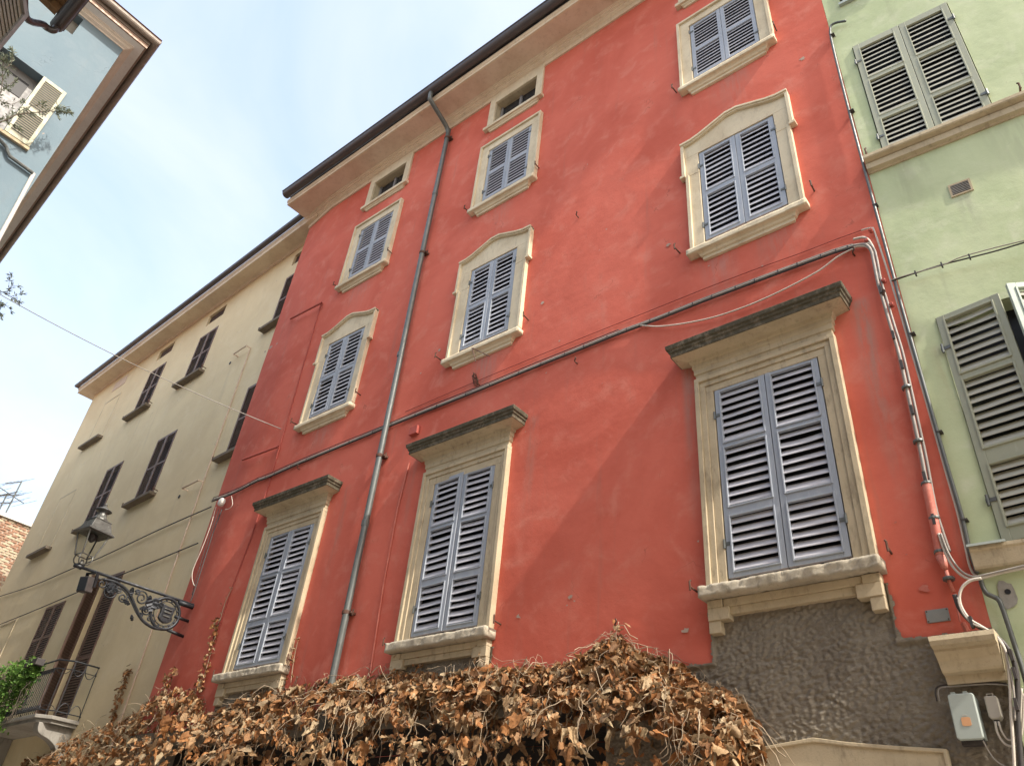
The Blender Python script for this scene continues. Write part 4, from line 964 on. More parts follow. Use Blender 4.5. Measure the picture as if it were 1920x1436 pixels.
# seam pipe between the two houses
sp = empty('seam_pipe', Matrix.Translation((-1.0, -.05, 4.4)), 'thin grey pipe following the joint between red and green walls', 'pipe')
b_ = MB(); b_.tube(smooth_pts(P_([(1586, 40), (1566, 44), (1557, 54), (1562, 90), (1600, 240), (1668, 490), (1690, 572), (1735, 730), (1775, 870), (1803, 965), (1818, 1030), (1832, 1075)], .045), 6), .017, 8); b_.build('tube', M['pipe'], sp, smooth=True)
for (px, py) in ((1560, 66), (1596, 208), (1640, 385), (1709, 626), (1760, 810), (1807, 975)):
    p = at(px, py, .045); c_ = MB(); c_.box(p.x-.02, p.x+.032, .0, .066, p.z-.006, p.z+.006); c_.build('clip', M['cabled'], sp)
# cables on the green wall
cable('green_wall_cable', 'twisted dark cable crossing the green wall below the vent', [(P_([(1672, 527), (1690, 521), (1720, 511), (1765, 497), (1820, 483), (1870, 470), (1930, 452)], .06), .008, M['cabled']), (P_([(1672, 525), (1700, 516), (1765, 498), (1800, 483), (1860, 466), (1930, 449)], .07), .006, M['cable'])], 'cable', [(p, .02) for p in P_([(1717, 513), (1766, 497), (1818, 482)], .065)])
cable('swept_cables', 'pale cables sweeping from the red wall onto the green sill', [(P_([(1760, 1000), (1772, 1035), (1785, 1060), (1800, 1076), (1820, 1086), (1842, 1083), (1880, 1073), (1935, 1062)], .10), .012, M['cablew']), (P_([(1764, 1000), (1776, 1032), (1790, 1056), (1806, 1073), (1825, 1081), (1845, 1078), (1880, 1070), (1935, 1057)], .11), .010, M['cable'])])
cable('looping_cables', 'cables looping from the green sill down past the stone corbel', [
    (P_([(1840, 1084), (1820, 1088), (1805, 1100), (1799, 1118), (1803, 1138), (1818, 1160), (1840, 1174), (1865, 1190), (1882, 1212), (1890, 1245), (1894, 1290), (1896, 1340), (1900, 1400), (1902, 1440)], .14), .012, M['cablew']),
    (P_([(1790, 1115), (1797, 1135), (1806, 1150), (1825, 1168), (1850, 1182), (1878, 1202), (1895, 1225), (1905, 1255), (1908, 1290), (1908, 1340), (1912, 1400), (1915, 1440)], .12), .020, M['cabled']),
    (P_([(1795, 1120), (1803, 1145), (1822, 1168), (1850, 1180), (1872, 1200), (1886, 1225), (1900, 1290), (1903, 1350)], .15), .008, M['cable'])],
    'cable', [(p, .03) for p in P_([(1822, 1166), (1868, 1192), (1897, 1228), (1903, 1262), (1906, 1320)], .13)])
cable('drip_loop_cable', 'beige cable looping below the small box by the corbel', [(P_([(1866, 1352), (1870, 1372), (1880, 1390), (1893, 1398), (1905, 1395), (1914, 1380), (1918, 1350), (1920, 1300)], .09), .009, M['cablew']), (P_([(1872, 1352), (1878, 1370), (1890, 1386), (1904, 1382), (1912, 1360), (1916, 1290)], .10), .007, M['cablew'])])
cable('thin_wire_over_cabinet', 'thin dark wire arching over the grey cabinet on rough render', [(P_([(1757, 1314), (1754, 1296), (1758, 1287), (1775, 1283), (1810, 1281), (1850, 1279), (1885, 1281), (1900, 1292)], .05), .006, M['cabled']), (P_([(1762, 1314), (1759, 1298), (1764, 1289), (1790, 1286), (1850, 1282), (1890, 1284)], .055), .005, M['cable'])])
cable('cabinet_cable', 'grey cable drooping from underneath the grey cabinet', [(P_([(1843, 1388), (1852, 1405), (1866, 1424), (1885, 1436), (1915, 1442)], .10), .006, M['cable'])])
b_ = MB(); b_.tube(smooth_pts(P_([(1838, 1084), (1842, 1098), (1850, 1112), (1862, 1118), (1872, 1124), (1879, 1138), (1890, 1170), (1903, 1210), (1916, 1250), (1930, 1300)], .06), 5), .019, 8)
tag(b_.build('grey_conduit', M['pipe'], None, smooth=True), 'grey conduit elbow running down the green wall by the cement patch', 'conduit')
# porcelain spools
for (px, py, lab) in ((1625, 452, 'small red porcelain spool tucked under the bend of the cable bundle'), (1657, 527, 'small red porcelain spool where the green wall cable begins'), (1672, 572, 'small red porcelain spool halfway down the vertical cable bundle'), (1633, 433, 'small red porcelain spool where the thin pale cable turns down')):
    p = at(px, py, .06); b_ = MB(); b_.lathe((0, 0, 0), [(.016, -.032), (.024, -.022), (.013, 0), (.024, .022), (.015, .032)], 10)
    for v in b_.v: v.xyz = (v.x+p.x, v.z+p.y, v.y+p.z)
    tag(b_.build('cable_spool', M['redpipe2'], None, smooth=False), lab, 'insulator', 'cable spools at the corner')
# white junction at the left end of the bundle, with its drop wires
jx = empty('junction_box', Matrix.Translation(at(418, 942, .05)), 'round white junction box at the left end of the cable bundle', 'junction box')
b_ = MB(); p = at(419, 943, .0); b_.lathe((0, 0, 0), [(.03, 0), (.085, .01), (.09, .06), (.07, .09), (.02, .10)], 14)
for v in b_.v: v.xyz = (v.x+p.x, -v.z+p.y, v.y+p.z)
b_.build('cover', M['white'], jx, smooth=False)
b_ = MB(); b_.tube(smooth_pts(P_([(434, 930), (436, 945), (430, 953), (422, 955)], .07), 4), .006, 6); b_.build('tail', M['cablew'], jx)
cable('drop_wires', 'dark and pale wires dropping from the white junction to the lamp bracket', [(P_([(416, 955), (402, 992), (388, 1035), (372, 1085), (363, 1112), (357, 1128)], .03), .012, M['cabled']), (P_([(410, 955), (397, 992), (383, 1035), (368, 1085), (360, 1115)], .03), .008, M['cabled']), (P_([(405, 950), (395, 985), (378, 1030), (364, 1062), (360, 1080), (363, 1095), (366, 1098)], .04), .007, M['cablew'])])
# wires along the yellow house
def yat(px, py, o=.05):
    n = FY.to_3x3() @ Vector((0, -1, 0)); return on_plane(px, py, Vector((-14.3, .45, 0))+n*o, n)
cable('upper_wire', 'upper thin dark wire stretched along the yellow house', [([yat(-15, 1122), yat(60, 1098), yat(135, 1066), yat(190, 1044), yat(300, 992), yat(396, 950)], .014, M['cabled'])])
cable('lower_wire', 'lower thin dark wire stretched along the yellow house behind the lantern', [([yat(-15, 1176), yat(60, 1146), yat(150, 1108), yat(250, 1068), yat(330, 1035), yat(371, 1018)], .014, M['cabled'])])
# wire across the street
pe = on_plane(-70, 516, Vector((-11.4, -5.894, 0)), Vector((nB.x, nB.y, 0)))
if not (-30 < pe.x < -11.4): pe = Vector((-17, -5.45, 1.6+.60*17))
pw = at(527, 804, .0)
b_ = MB(); b_.tube([pw.lerp(pe, i/14)+Vector((0, 0, -.16*4*(i/14)*(1-i/14))) for i in range(15)], .009, 5)
tag(b_.build('street_wire', M['cable'], None), 'thin steel wire stretched across the street from the red wall', 'wire')

# ================================================================== BOXES AND PLATE
bx_ = empty('electrical_cabinet', Matrix.Translation(at(1808, 1385, .08)), 'grey green electrical cabinet with orange sticker on rough render', 'cabinet')
b_ = MB(); b_.prism([(-1.425, 3.10), (-1.405, 3.085), (-1.26, 3.085), (-1.245, 3.10), (-1.245, 3.40), (-1.26, 3.41), (-1.41, 3.41), (-1.425, 3.40)], .115, .155); lid = b_.build('lid', M['boxgrey'], bx_, bevel=.008)
b_ = MB(); b_.box(-1.418, -1.25, -.0, .113, 3.10, 3.40); b_.build('body', M['boxgrey'], bx_, bevel=.006)
for x in (-1.385, -1.30):
    c_ = MB(); c_.box(x-.015, x+.015, .10, .145, 3.4085, 3.425); c_.build('latch', M['boxgrey'], bx_)
b_ = MB(); b_.box(-1.41, -1.26, .03, .10, 3.06, 3.0995); b_.build('gland_strip', M['cabled'], bx_)
b_ = MB(); b_.prism([(-1.365, 3.185), (-1.355, 3.178), (-1.312, 3.178), (-1.302, 3.185), (-1.302, 3.232), (-1.312, 3.24), (-1.355, 3.24), (-1.365, 3.232)], .1552, .1575); b_.build('sticker', M['orange'], lid)
b_ = MB(); b_.box(-1.352, -1.322, .1552, .157, 3.252, 3.256); b_.build('printed_line', M['white'], lid)
b2 = empty('small_splice_box', Matrix.Translation(at(1862, 1346, .05)), 'small beige splice box hanging beside the grey cabinet', 'box')
b_ = MB(); b_.prism([(-1.192, 3.25), (-1.175, 3.228), (-1.125, 3.228), (-1.108, 3.25), (-1.108, 3.385), (-1.115, 3.395), (-1.185, 3.395), (-1.192, 3.385)], .0, .09); b_.build('case', M['boxbeige'], b2, bevel=.01)
b_ = MB(); b_.box(-1.178, -1.172, .03, .05, 3.392, 3.42); b_.box(-1.138, -1.132, .03, .05, 3.392, 3.42); b_.box(-1.172, -1.138, .03, .05, 3.414, 3.42); b_.build('hanger', M['boxbeige'], b2)
b_ = MB(); b_.tube([(-1.15, -.05, 3.235), (-1.15, -.05, 3.185)], .02, 8); b_.build('gland', M['cabled'], b2)
pl_ = empty('cover_plate', Matrix.Translation(at(1758, 1153, .0)), 'blank grey metal cover plate screwed to the red wall', 'plate')
b_ = MB(); b_.prism([(-1.478, 4.012), (-1.302, 4.012), (-1.302, 4.118), (-1.478, 4.118)], -.005, .012); b_.build('sheet', M['plate'], pl_, bevel=.003)
for x in (-1.466, -1.314):
    for z in (4.024, 4.106):
        c_ = MB(); c_.tube([(x, -.0115, z), (x, -.0155, z)], .006, 8); c_.build('screw', M['rust'], pl_)

# ================================================================== STREET LAMP
XLm = -13.76; LY = -2.17
lamp = empty('street_lamp', Matrix.Translation((XLm, bend(XLm), 5.55)), 'ornate wrought iron bracket lamp with glazed lantern on the red corner', 'street lamp')
by = lambda o: bend(XLm)-o
def lt(pts, r, name, n=6, mat=None, r1=None, par=None):
    b_ = MB(); b_.tube([(XLm+p[2] if len(p) > 2 else XLm, by(p[0]), p[1]) for p in pts], r, n, r1=r1); return b_.build(name, mat or M['iron'], par or lamp, smooth=True)
lt([(0, 6.10), (.35, 6.095), (2.20, 6.035)], .026, 'arm', 8)
lt([(2.14, 6.037), (2.17, 6.036), (2.27, 6.033)], .045, 'arm_tip', 8, r1=.035)
lt([(0, 6.06), (.30, 6.055)], .045, 'arm_socket', 8)
lt([(-.02, 5.80), (.28, 5.80)], .028, 'wall_tie'); lt([(-.02, 5.52), (.33, 5.54)], .028, 'wall_tie'); lt([(0, 6.085), (-.02, 6.085)], .06, 'wall_tie')
def spiral(cx, cz, r0, r1, a0, turns, n=26): return [(cx+(r0+(r1-r0)*i/n)*math.cos(a0+turns*2*math.pi*i/n), cz+(r0+(r1-r0)*i/n)*math.sin(a0+turns*2*math.pi*i/n)) for i in range(n+1)]
# the great S: from under the arm, down to the ring round the shield
S1 = smooth_pts([(1.72, 5.98, 0), (1.50, 6.00, 0), (1.25, 5.93, 0), (1.05, 5.75, 0), (.85, 5.57, 0), (.62, 5.50, 0), (.42, 5.52, 0)], 5)
lt([(p.x, p.y) for p in S1], .026, 'scroll')
S2 = smooth_pts([(1.60, 5.95, 0), (1.35, 5.93, 0), (1.15, 5.80, 0), (.95, 5.62, 0), (.75, 5.54, 0)], 5); lt([(p.x, p.y) for p in S2], .012, 'scroll')
lt([(.47+.27*math.cos(2*math.pi*i/28), 5.79+.27*math.sin(2*math.pi*i/28)) for i in range(29)], .028, 'ring', 8)
lt([(.47+.215*math.cos(2*math.pi*i/28), 5.79+.215*math.sin(2*math.pi*i/28)) for i in range(29)], .010, 'ring', 6)
for i in range(14):
    w = 2*math.pi*i/14; b_ = MB(); b_.lathe((XLm, by(.47+.24*math.cos(w)), 5.79+.24*math.sin(w)), [(.004, -.022), (.02, -.012), (.022, .006), (.006, .024)], 6); b_.build('bead', M['iron'], lamp)
for args in ((1.55, 5.83, .15, .03, 1.2, 1.6), (1.30, 5.80, .085, .02, 2.4, 1.5), (.98, 5.90, .13, .03, .2, 1.7), (.83, 5.74, .085, .02, 3.5, 1.5), (1.08, 5.97, .05, .015, 0, 1.4), (.70, 5.93, .08, .02, 4.2, 1.4), (1.72, 5.90, .09, .02, .5, 1.4), (.72, 5.62, .05, .012, 1, 1.4), (1.42, 5.90, .06, .015, 3, 1.4), (.90, 5.63, .05, .015, 2, 1.4)):
    lt(spiral(*args), .014, 'volute', 5)
def leafblade(o, z, w, l, a, name='acanthus_leaf'):
    b_ = MB(); pts = []
    for i in range(9):
        t = i/8; ww = w*math.sin(math.pi*min(1, t*.9+.08))*(1+.25*math.sin(t*18))
        c, s_ = math.cos(a), math.sin(a)
        for q in (-1, 1): pts.append((XLm+.018*q*(i % 2), by(o+c*l*t-s_*ww*q), z+s_*l*t+c*ww*q))
    for p in pts: b_.V(p)
    for i in range(8): b_.F((2*i, 2*i+1, 2*i+3, 2*i+2))
    n0 = len(b_.v)
    for p in pts: b_.V((p[0]+.03, p[1], p[2]))
    for i in range(8): b_.F((n0+2*i, n0+2*i+2, n0+2*i+3, n0+2*i+1))
    b_.build(name, M['iron'], lamp)
for q in ((.78, 5.72, .06, .30, 1.9), (.80, 5.74, .05, .26, 1.35), (.72, 5.80, .05, .22, 2.4), (1.60, 5.80, .05, .2, 2.6), (1.50, 5.78, .05, .2, .7), (1.18, 5.86, .035, .16, 1.4), (1.15, 5.72, .03, .14, .4), (.95, 5.72, .04, .15, 2.8), (1.65, 5.92, .05, .18, 3.3), (1.05, 5.58, .03, .12, 4.2)): leafblade(*q)
# shield with a folded border and a crown above it
b_ = MB(); b_.v = []
sh = [(-.13, .13), (-.10, .15), (.0, .135), (.10, .15), (.13, .13), (.115, -.02), (.13, -.10), (.07, -.15), (0, -.17), (-.07, -.15), (-.13, -.10), (-.115, -.02)]
i = len(b_.v)
for xo in (-.03, .03):
    for o, z in sh: b_.V((XLm+xo, by(.45+o), 5.79+z))
n = len(sh); b_.F(range(n)); b_.F(range(n, 2*n))
for q in range(n): r = (q+1) % n; b_.F((q, r, n+r, n+q))
shd = b_.build('shield', M['iron'], lamp, bevel=.012)
for (o, z, w, h_) in ((0, .02, .07, .03), (0, -.05, .065, .025), (.0, .075, .075, .02)):
    c_ = MB(); c_.hexa([(XLm+xx, by(.45+o+oo), 5.79+z+zz) for zz in (-h_/2, h_/2) for (xx, oo) in ((-.045, -w), (.045, -w), (.045, w), (-.045, w))]); c_.build('shield_band', M['lampmetal'], shd, bevel=.006)
# lantern
LC = (XLm, by(2.17), 6.06)
lan = MB(); lan.lathe(LC, [(.03, 0), (.05, .02), (.03, .05), (.02, .10)], 10)
for a in range(4):
    w = math.pi/4+a*math.pi/2; lan.tube(smooth_pts([(LC[0], LC[1], LC[2]+.05), (LC[0]+.10*math.cos(w), LC[1]+.10*math.sin(w), LC[2]+.02), (LC[0]+.15*math.cos(w), LC[1]+.15*math.sin(w), LC[2]+.09), (LC[0]+.14*math.cos(w), LC[1]+.14*math.sin(w), LC[2]+.17)], 4), .011, 5)
cage = lan.build('lantern_cage', M['lampmetal'], lamp)
def corner(r, z, a): w = math.pi/4+a*math.pi/2+.12; return Vector((LC[0]+r*math.cos(w), LC[1]+r*math.sin(w), LC[2]+z))
for a in range(4):
    b_ = MB(); b_.tube([corner(.155, .17, a), corner(.255, .56, a)], .014, 5); b_.build('corner_bar', M['lampmetal'], cage)
    b_ = MB(); b_.tube([corner(.155, .17, a), corner(.155, .17, a+1)], .011, 5); b_.build('bottom_bar', M['lampmetal'], cage)
    p = [corner(.150, .185, a), corner(.150, .185, a+1), corner(.246, .55, a+1), corner(.246, .55, a)]; c0 = sum(p, Vector())/4; nn = (p[1]-p[0]).cross(p[3]-p[0]).normalized()*.002
    b_ = MB(); b_.hexa([x-nn for x in p]+[x+nn for x in p]); b_.build('glass_pane', M['lglass'], cage)
b_ = MB(); b_.lathe(LC, [(.02, .56), (.29, .555), (.345, .565), (.345, .585), (.275, .625), (.215, .78), (.225, .80), (.20, .815), (.02, .82)], 4, rot=math.pi/4+.12); rfl = b_.build('lantern_roof', M['lampmetal'], lamp, bevel=.004)
b_ = MB(); b_.lathe(LC, [(.14, .80), (.13, .84), (.085, .90), (.075, .97), (.12, .99), (.14, 1.005), (.13, 1.02), (.07, 1.05), (.035, 1.08), (.02, 1.10), (.028, 1.12), (.006, 1.15)], 14); b_.build('finial', M['lampmetal'], rfl, smooth=False)
b_ = MB(); b_.lathe(LC, [(.025, .42), (.07, .47), (.07, .55), (.05, .558)], 12); b_.build('lamp_head', M['cabled'], lamp)
# floodlight hung on the bracket end
fl_ = empty('floodlight', Matrix.Translation((XLm, by(1.86), 5.80)), 'small black floodlight box fixed under the lamp bracket', 'floodlight')
Rf = Matrix.Translation((XLm, by(1.90), 5.80)) @ Matrix.Rotation(R_(20), 4, 'Z') @ Matrix.Rotation(R_(8), 4, 'X')
b_ = MB(Rf); b_.box(-.10, .10, .0, .15, -.125, .125); hs = b_.build('housing', M['cabled'], fl_, bevel=.01)
b_ = MB(Rf); b_.box(-.085, .085, .15, .156, -.11, .11); b_.build('lens', M['pane'], hs)
b_ = MB(Rf); b_.box(-.125, -.104, -.02, .03, -.03, .22); b_.box(.104, .125, -.02, .03, -.03, .22); b_.box(-.104, .104, -.02, .03, .20, .22); b_.build('yoke', M['iron'], fl_)

# ================================================================== DEAD IVY along the foot of the facade
def leaf_geo(rng, size):
    """crumpled three to five lobed leaf, stalk at the origin, tip along -z, facing -y"""
    out_ = [(0, 0), (.22, .14), (.46, .10), (.40, -.18), (.62, -.38), (.34, -.50), (.24, -.78), (0, -1.0), (-.24, -.78), (-.34, -.50), (-.62, -.38), (-.40, -.18), (-.46, .10), (-.22, .14)]
    ca, cb, cc = rng.choice((-1, 1))*rng.uniform(.5, 2.6), rng.uniform(-.9, 1.3), rng.uniform(-.5, .5); sx = rng.uniform(.55, 1.0); ph = rng.random()*20
    def d(x, z):
        y = ca*abs(x)**1.3*.55+cb*(z+.4)**2+cc*x+.26*noise.noise(Vector((x*3+ph, z*3, ph)))
        return Vector((x*sx*(1-min(.8, .42*abs(ca)*abs(x))), y*.55, z))
    P = [d(x*(.85+.3*rng.random()), z*(.9+.2*rng.random())) for x, z in out_]
    Q = [d(x*.5, -.4+(z+.4)*.5) for x, z in out_]
    v = P+Q+[d(0, -.42)]; n = len(out_); f = []
    for i in range(n):
        j = (i+1) % n; f.append((i, j, n+j, n+i)); f.append((n+i, n+j, 2*n))
    return [p*size for p in v], f
TOP = [(40, 1432), (80, 1418), (120, 1395), (170, 1368), (230, 1352), (265, 1330), (290, 1305), (330, 1292), (365, 1300), (395, 1345), (430, 1322), (470, 1300), (540, 1292), (600, 1280), (640, 1272), (700, 1268), (760, 1262), (830, 1266), (880, 1256), (930, 1252), (1000, 1252), (1060, 1248), (1100, 1228), (1130, 1205), (1160, 1192), (1190, 1222), (1240, 1235), (1290, 1256), (1320, 1285), (1370, 1302), (1400, 1330), (1418, 1370), (1428, 1420), (1430, 1520)]
def topy(x):
    for (a, b), (c, d) in zip(TOP, TOP[1:]):
        if a <= x <= c: return b+(d-b)*(x-a)/(c-a)
    return 1600
ivy = empty('dead_ivy', Matrix.Translation((-8, -.05, 2.3)), 'mass of dry brown ivy leaves and stems along the foot of the red wall', 'ivy')
rI = random.Random(31)
VAR = []
for q in range(14): VAR.append(leaf_geo(rI, 1.0))
def orient(rng, droop=.5):
    return (Matrix.Rotation(rng.gauss(0, .9), 4, 'Z') @ Matrix.Rotation(rng.gauss(-.25, droop), 4, 'X') @ Matrix.Rotation(rng.gauss(0, .7), 4, 'Y'))
leaves = []
def add_leaf(p, size, rng=rI, droop=.55):
    leaves.append((p, size, Matrix.Translation(p) @ orient(rng, droop) @ Matrix.Scale(size, 4), rng.randrange(14), rng.random()))
while len(leaves) < 7600:
    x = rI.uniform(40, 1430); ty = topy(x)
    y = ty+abs(rI.gauss(0, 1))*75-4 if rI.random() < .75 else rI.uniform(ty, 1560)
    if y > 1580: continue
    dpt = max(0, y-ty)
    omax = .10+.62*min(1, dpt/110.)
    if x > 1330: omax = min(omax, .12+.6*(1430-x)/100)
    cl = noise.noise(Vector((x*.022, y*.026, 4)))-.12*min(1, dpt/120)                       # clumps and gaps
    if cl < -.13 and dpt > 30:
        if rI.random() < .6: continue
        o = rI.uniform(0, .12)
    else: o = omax*(1-rI.random()**1.7*.75)
    if x < 300: o -= .45*(300-x)/120 if x > 180 else .45
    add_leaf(at(x, y, o), rI.uniform(.05, .115) if rI.random() < .75 else rI.uniform(.11, .185))
SHOOTS = [([(375, 1290), (392, 1235), (402, 1195), (412, 1160)], 85, .075), ([(412, 1165), (422, 1130), (436, 1100)], 12, .03), ([(215, 1345), (228, 1300), (240, 1268), (246, 1255)], 90, .085), ([(312, 1292), (318, 1270), (332, 1258)], 34, .08), ([(545, 1280), (552, 1230), (560, 1195)], 26, .055), ([(1120, 1225), (1150, 1195), (1160, 1165)], 16, .075), ([(890, 1255), (905, 1225), (900, 1200)], 14, .05), ([(745, 1262), (752, 1238)], 10, .06), ([(780, 1262), (790, 1240)], 8, .06)]
stems = MB(); stems2 = []
for pts, n, sz in SHOOTS:
    isy = pts[0][0] < 260
    P = [yat(x, y, .05) if isy else at(x, y, .04) for x, y in pts]; sp_ = smooth_pts(P, 6)
    stems.tube(sp_, .006, 4)
    for q in range(n):
        t = rI.random()**1.3; p = sp_[min(len(sp_)-1, int(t*len(sp_)))]
        add_leaf(p+Vector((rI.gauss(0, .05), -abs(rI.gauss(0, .04)), rI.gauss(0, .05))), sz*rI.uniform(.7, 1.3))
# the largest in view stand as single leaves, the rest as one mass
def pxy(p):
    d = p-CAM; w = d.dot(_f); return W/2+FPX*d.dot(_r)/w, H/2-FPX*d.dot(_u)/w, w
rank = []
for i, l in enumerate(leaves):
    x, y, w = pxy(l[0])
    vis = 0 < x < 1900 and y < 1425
    rank.append((-(l[1]/w*FPX)*(1+.8*max(0, -l[0].y)) if vis else 0, i))
rank.sort(); single = set(i for _, i in rank[:296])
vmesh = []
for vi, (v, f) in enumerate(VAR):
    me = bpy.data.meshes.new('leaf'); me.from_pydata(v, [], f); me.materials.append(M['deadleaf'])
    me.attributes.new('tint', 'FLOAT_COLOR', 'POINT').data.foreach_set('color', [.1]*3+[1]+[.1, .1, .1, 1]*(len(v)-1))
    me.polygons.foreach_set('use_smooth', [True]*len(f)); vmesh.append(me)
mass = MB(); mass.tint = []
for i, (p, s_, m_, vi, tn) in enumerate(leaves):
    if i in single:
        o_ = bpy.data.objects.new('leaf', vmesh[vi]); C.objects.link(o_); place(o_, m_, ivy)
    else:
        v, f = VAR[vi]; b0 = len(mass.v)
        for q in v: mass.v.append(m_ @ q); mass.tint.append(tn)
        for q in f: mass.F([b0+e_ for e_ in q])
mass.build('leaf_mass', M['deadleaf'], ivy, smooth=True, kind='stuff', fix=False)
# tangled stems
for q in range(950):
    x = rI.uniform(60, 1415); ty = topy(x); y = ty+abs(rI.gauss(0, 48))-8
    o = .05+.6*min(1, max(0, y-ty)/110.)*rI.random()**.5
    if x > 1330: o = min(o, .1+.6*(1430-x)/100)
    if x < 300: o -= .45*(300-x)/120 if x > 180 else .45
    p = at(x, y, o); L_ = rI.uniform(.15, .6); pts = [p]; d = Vector((rI.gauss(0, 1), rI.gauss(0, .4), rI.gauss(-.25, .7))).normalized()
    for e_ in range(6):
        d = (d+Vector((rI.gauss(0, .5), rI.gauss(0, .3), rI.gauss(-.12, .45)))).normalized()
        nx_ = pts[-1]+d*(L_/6)
        if nx_.y > -.005 and x > 300: nx_.y = -.005
        X_, Y_, _ = pxy(nx_)
        if Y_ < topy(X_)-22: nx_.z -= .06; d.z = -abs(d.z)
        pts.append(nx_)
    stems.tube(pts, rI.choice((.002, .0028, .0042)), 4, cap=False)
for q in range(40):                                                   # hanging runners
    x = rI.uniform(500, 1410); ty = topy(x); y = ty+rI.uniform(30, 110); p = at(x, y, .35+.35*rI.random() if x < 1350 else .2)
    pts = [p]; 
    for e_ in range(7): pts.append(pts[-1]+Vector((rI.gauss(0, .03), rI.gauss(0, .02), -rI.uniform(.05, .12))))
    stems.tube(pts, rI.choice((.003, .004, .006)), 4, cap=False)
stems.build('stems', M['vine'], ivy, smooth=True, kind='stuff', fix=False)

# ================================================================== PLANTS ACROSS THE STREET AND ON THE BALCONY
def blade(mb, p, d, n, ln, w, tint):
    d = d.normalized(); s_ = d.cross(n); s_ = s_.normalized() if s_.length > 1e-4 else d.orthogonal().normalized(); n = s_.cross(d)
    i = len(mb.v)
    for q in (p, p+d*ln*.5+s_*w*.5, p+d*ln, p+d*ln*.5-s_*w*.5, p+d*ln*.5-n*w*.15): mb.v.append(q); mb.tint.append(tint)
    mb.F((i, i+1, i+4)); mb.F((i+1, i+2, i+4)); mb.F((i+2, i+3, i+4)); mb.F((i+3, i, i+4))
def rv(r): return Vector((r.gauss(0, 1), r.gauss(0, 1), r.gauss(0, 1)))
def olive(name_, label, paths, base, ln, dens, spread):
    r_ = empty('olive_shrub', Matrix.Translation(base), label, 'shrub')
    st = MB(); fo = MB(); fo.tint = []; ro_ = random.Random(len(paths)*17+3)
    for pts, r0 in paths:
        sp_ = smooth_pts(pts, 6); st.tube(sp_, r0, 5, r1=r0*.35)
        tot = sum((b-a).length for a, b in zip(sp_, sp_[1:]))
        for q in range(int(tot*dens)):
            t = ro_.random(); i = min(len(sp_)-2, int(t*(len(sp_)-1))); d = (sp_[i+1]-sp_[i]).normalized()
            tw = rv(ro_).normalized(); b0 = sp_[i]; tl = ro_.uniform(.02, spread); tip = b0+(d*.8+tw*.8).normalized()*tl
            st.tube([b0, tip], r0*.22, 3, cap=False)
            for e_ in range(ro_.randint(4, 9)):
                f_ = ro_.random(); blade(fo, b0.lerp(tip, f_), (d*.6+tw*.5+rv(ro_)*.6), rv(ro_), ln*ro_.uniform(.6, 1.2), ln*.24, ro_.random())
    st.build('stem', M['bark'], r_, fix=False); fo.build('foliage', M['olive'], r_, kind='stuff', fix=False)
    pt = MB(); pt.lathe(base, [(.09, -.22), (.13, -.05), (.145, 0), (.12, .01)], 14); pt.build('pot', M['terra'], r_)
    return r_
A_ = lambda x, y, X=-10.95: on_plane(x, y, (X, 0, 0), Vector((1, 0, 0)))
b0 = A_(-22, 238)
olive('a', 'grey green olive shrub on the ledge of the blue house window', [
    ([b0, A_(5, 228), A_(30, 216), A_(62, 212), A_(92, 209), A_(112, 210), A_(138, 213)], .012),
    ([A_(30, 216), A_(48, 203), A_(66, 198), A_(80, 196)], .006), ([A_(88, 209), A_(112, 203), A_(132, 200)], .005), ([A_(100, 210), A_(110, 220)], .004),
    ([b0, A_(-8, 200), A_(3, 165), A_(5, 130), A_(8, 105)], .010), ([A_(2, 170), A_(18, 160), A_(30, 148)], .006), ([A_(0, 190), A_(20, 196), A_(42, 188)], .006), ([A_(5, 130), A_(20, 120), A_(25, 100), A_(22, 85)], .005), ([A_(10, 226), A_(25, 235), A_(45, 245)], .005), ([A_(-5, 150), A_(8, 140), A_(16, 130)], .005)], b0, .075, 24, .10)
Bq = lambda x, y: on_plane(x, y, (-15.2, 0, 0), Vector((1, 0, 0)))
b1 = Vector((-15.4, -5.25, Bq(-60, 590).z))
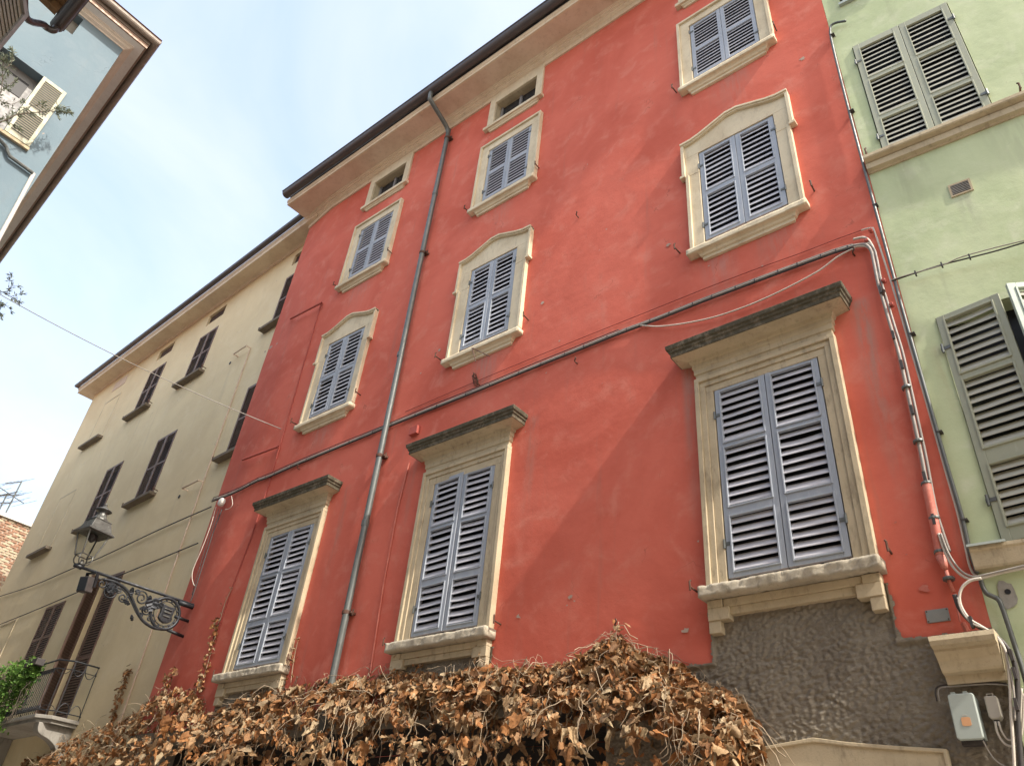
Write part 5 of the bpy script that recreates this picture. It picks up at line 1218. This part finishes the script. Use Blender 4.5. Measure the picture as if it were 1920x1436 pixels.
olive('b', 'wispy olive shrub reaching out beside the thin street wire', [
    ([b1, Bq(-40, 560), Bq(-15, 548), Bq(2, 547), Bq(18, 555), Bq(30, 562), Bq(34, 564)], .012), ([Bq(12, 551), Bq(18, 540), Bq(26, 536), Bq(42, 538)], .005), ([Bq(17, 546), Bq(17, 530), Bq(22, 520)], .004), ([Bq(20, 556), Bq(35, 552), Bq(44, 550)], .004),
    ([b1, Bq(-25, 562), Bq(-3, 566), Bq(12, 574), Bq(22, 582)], .007), ([Bq(-6, 566), Bq(0, 585), Bq(2, 594)], .004)], b1, .085, 17, .10)
hp_ = empty('trailing_plant', FY @ Matrix.Translation((-6.3, -.82, 4.5)), 'bright green trailing plant spilling over the balcony railing', 'plant')
fo = MB(FY); fo.tint = []; rg = random.Random(5); st = MB(FY)
NB = 3600
for q in range(NB):
    x = -4.60-abs(rg.gauss(0, 1))*1.1 if rg.random() < .5 else rg.uniform(-7.6, -4.55)
    if x < -7.7: continue
    top = 5.72+.10*noise.noise(Vector((x*2.3, 0, 1)))-.25*max(0, (x+4.9)/.35); low = 4.25+.35*noise.noise(Vector((x*3.1, 5, 1)))+1.0*max(0, min(1, (x+5.25)/.6))
    z = low+(top-low)*rg.random()**.7
    if noise.noise(Vector((x*4, z*4, 2))) < -.25 and rg.random() < .8: continue
    o = .80+.16*noise.noise(Vector((x*3, z*3, 9)))+rg.gauss(.06, .06)
    blade(fo, Vector((x, -o, z)), Vector((rg.gauss(0, .7), -abs(rg.gauss(.4, .4)), rg.gauss(-.5, .6))), rv(rg)+Vector((0, -1, 1)), rg.uniform(.05, .10), rg.uniform(.04, .07), rg.random())
fo.build('foliage', M['greenleaf'], hp_, kind='stuff', fix=False)
for q in range(26):
    x = rg.uniform(-7.5, -4.7); pts = [Vector((x, -.80, 5.55))]
    for e_ in range(8): pts.append(pts[-1]+Vector((rg.gauss(0, .04), rg.gauss(-.01, .03), -.15)))
    st.tube(pts, .006, 4, cap=False)
st.build('stems', M['bark'], hp_, kind='stuff', fix=False)
pb = MB(FY); pb.box(-5.1, -4.45, .84, 1.02, 5.46, 5.60); tr = pb.build('planter_box', M['cabled'], None, bevel=.01); tag(tr, 'dark planter box hooked on the balcony railing', 'planter')
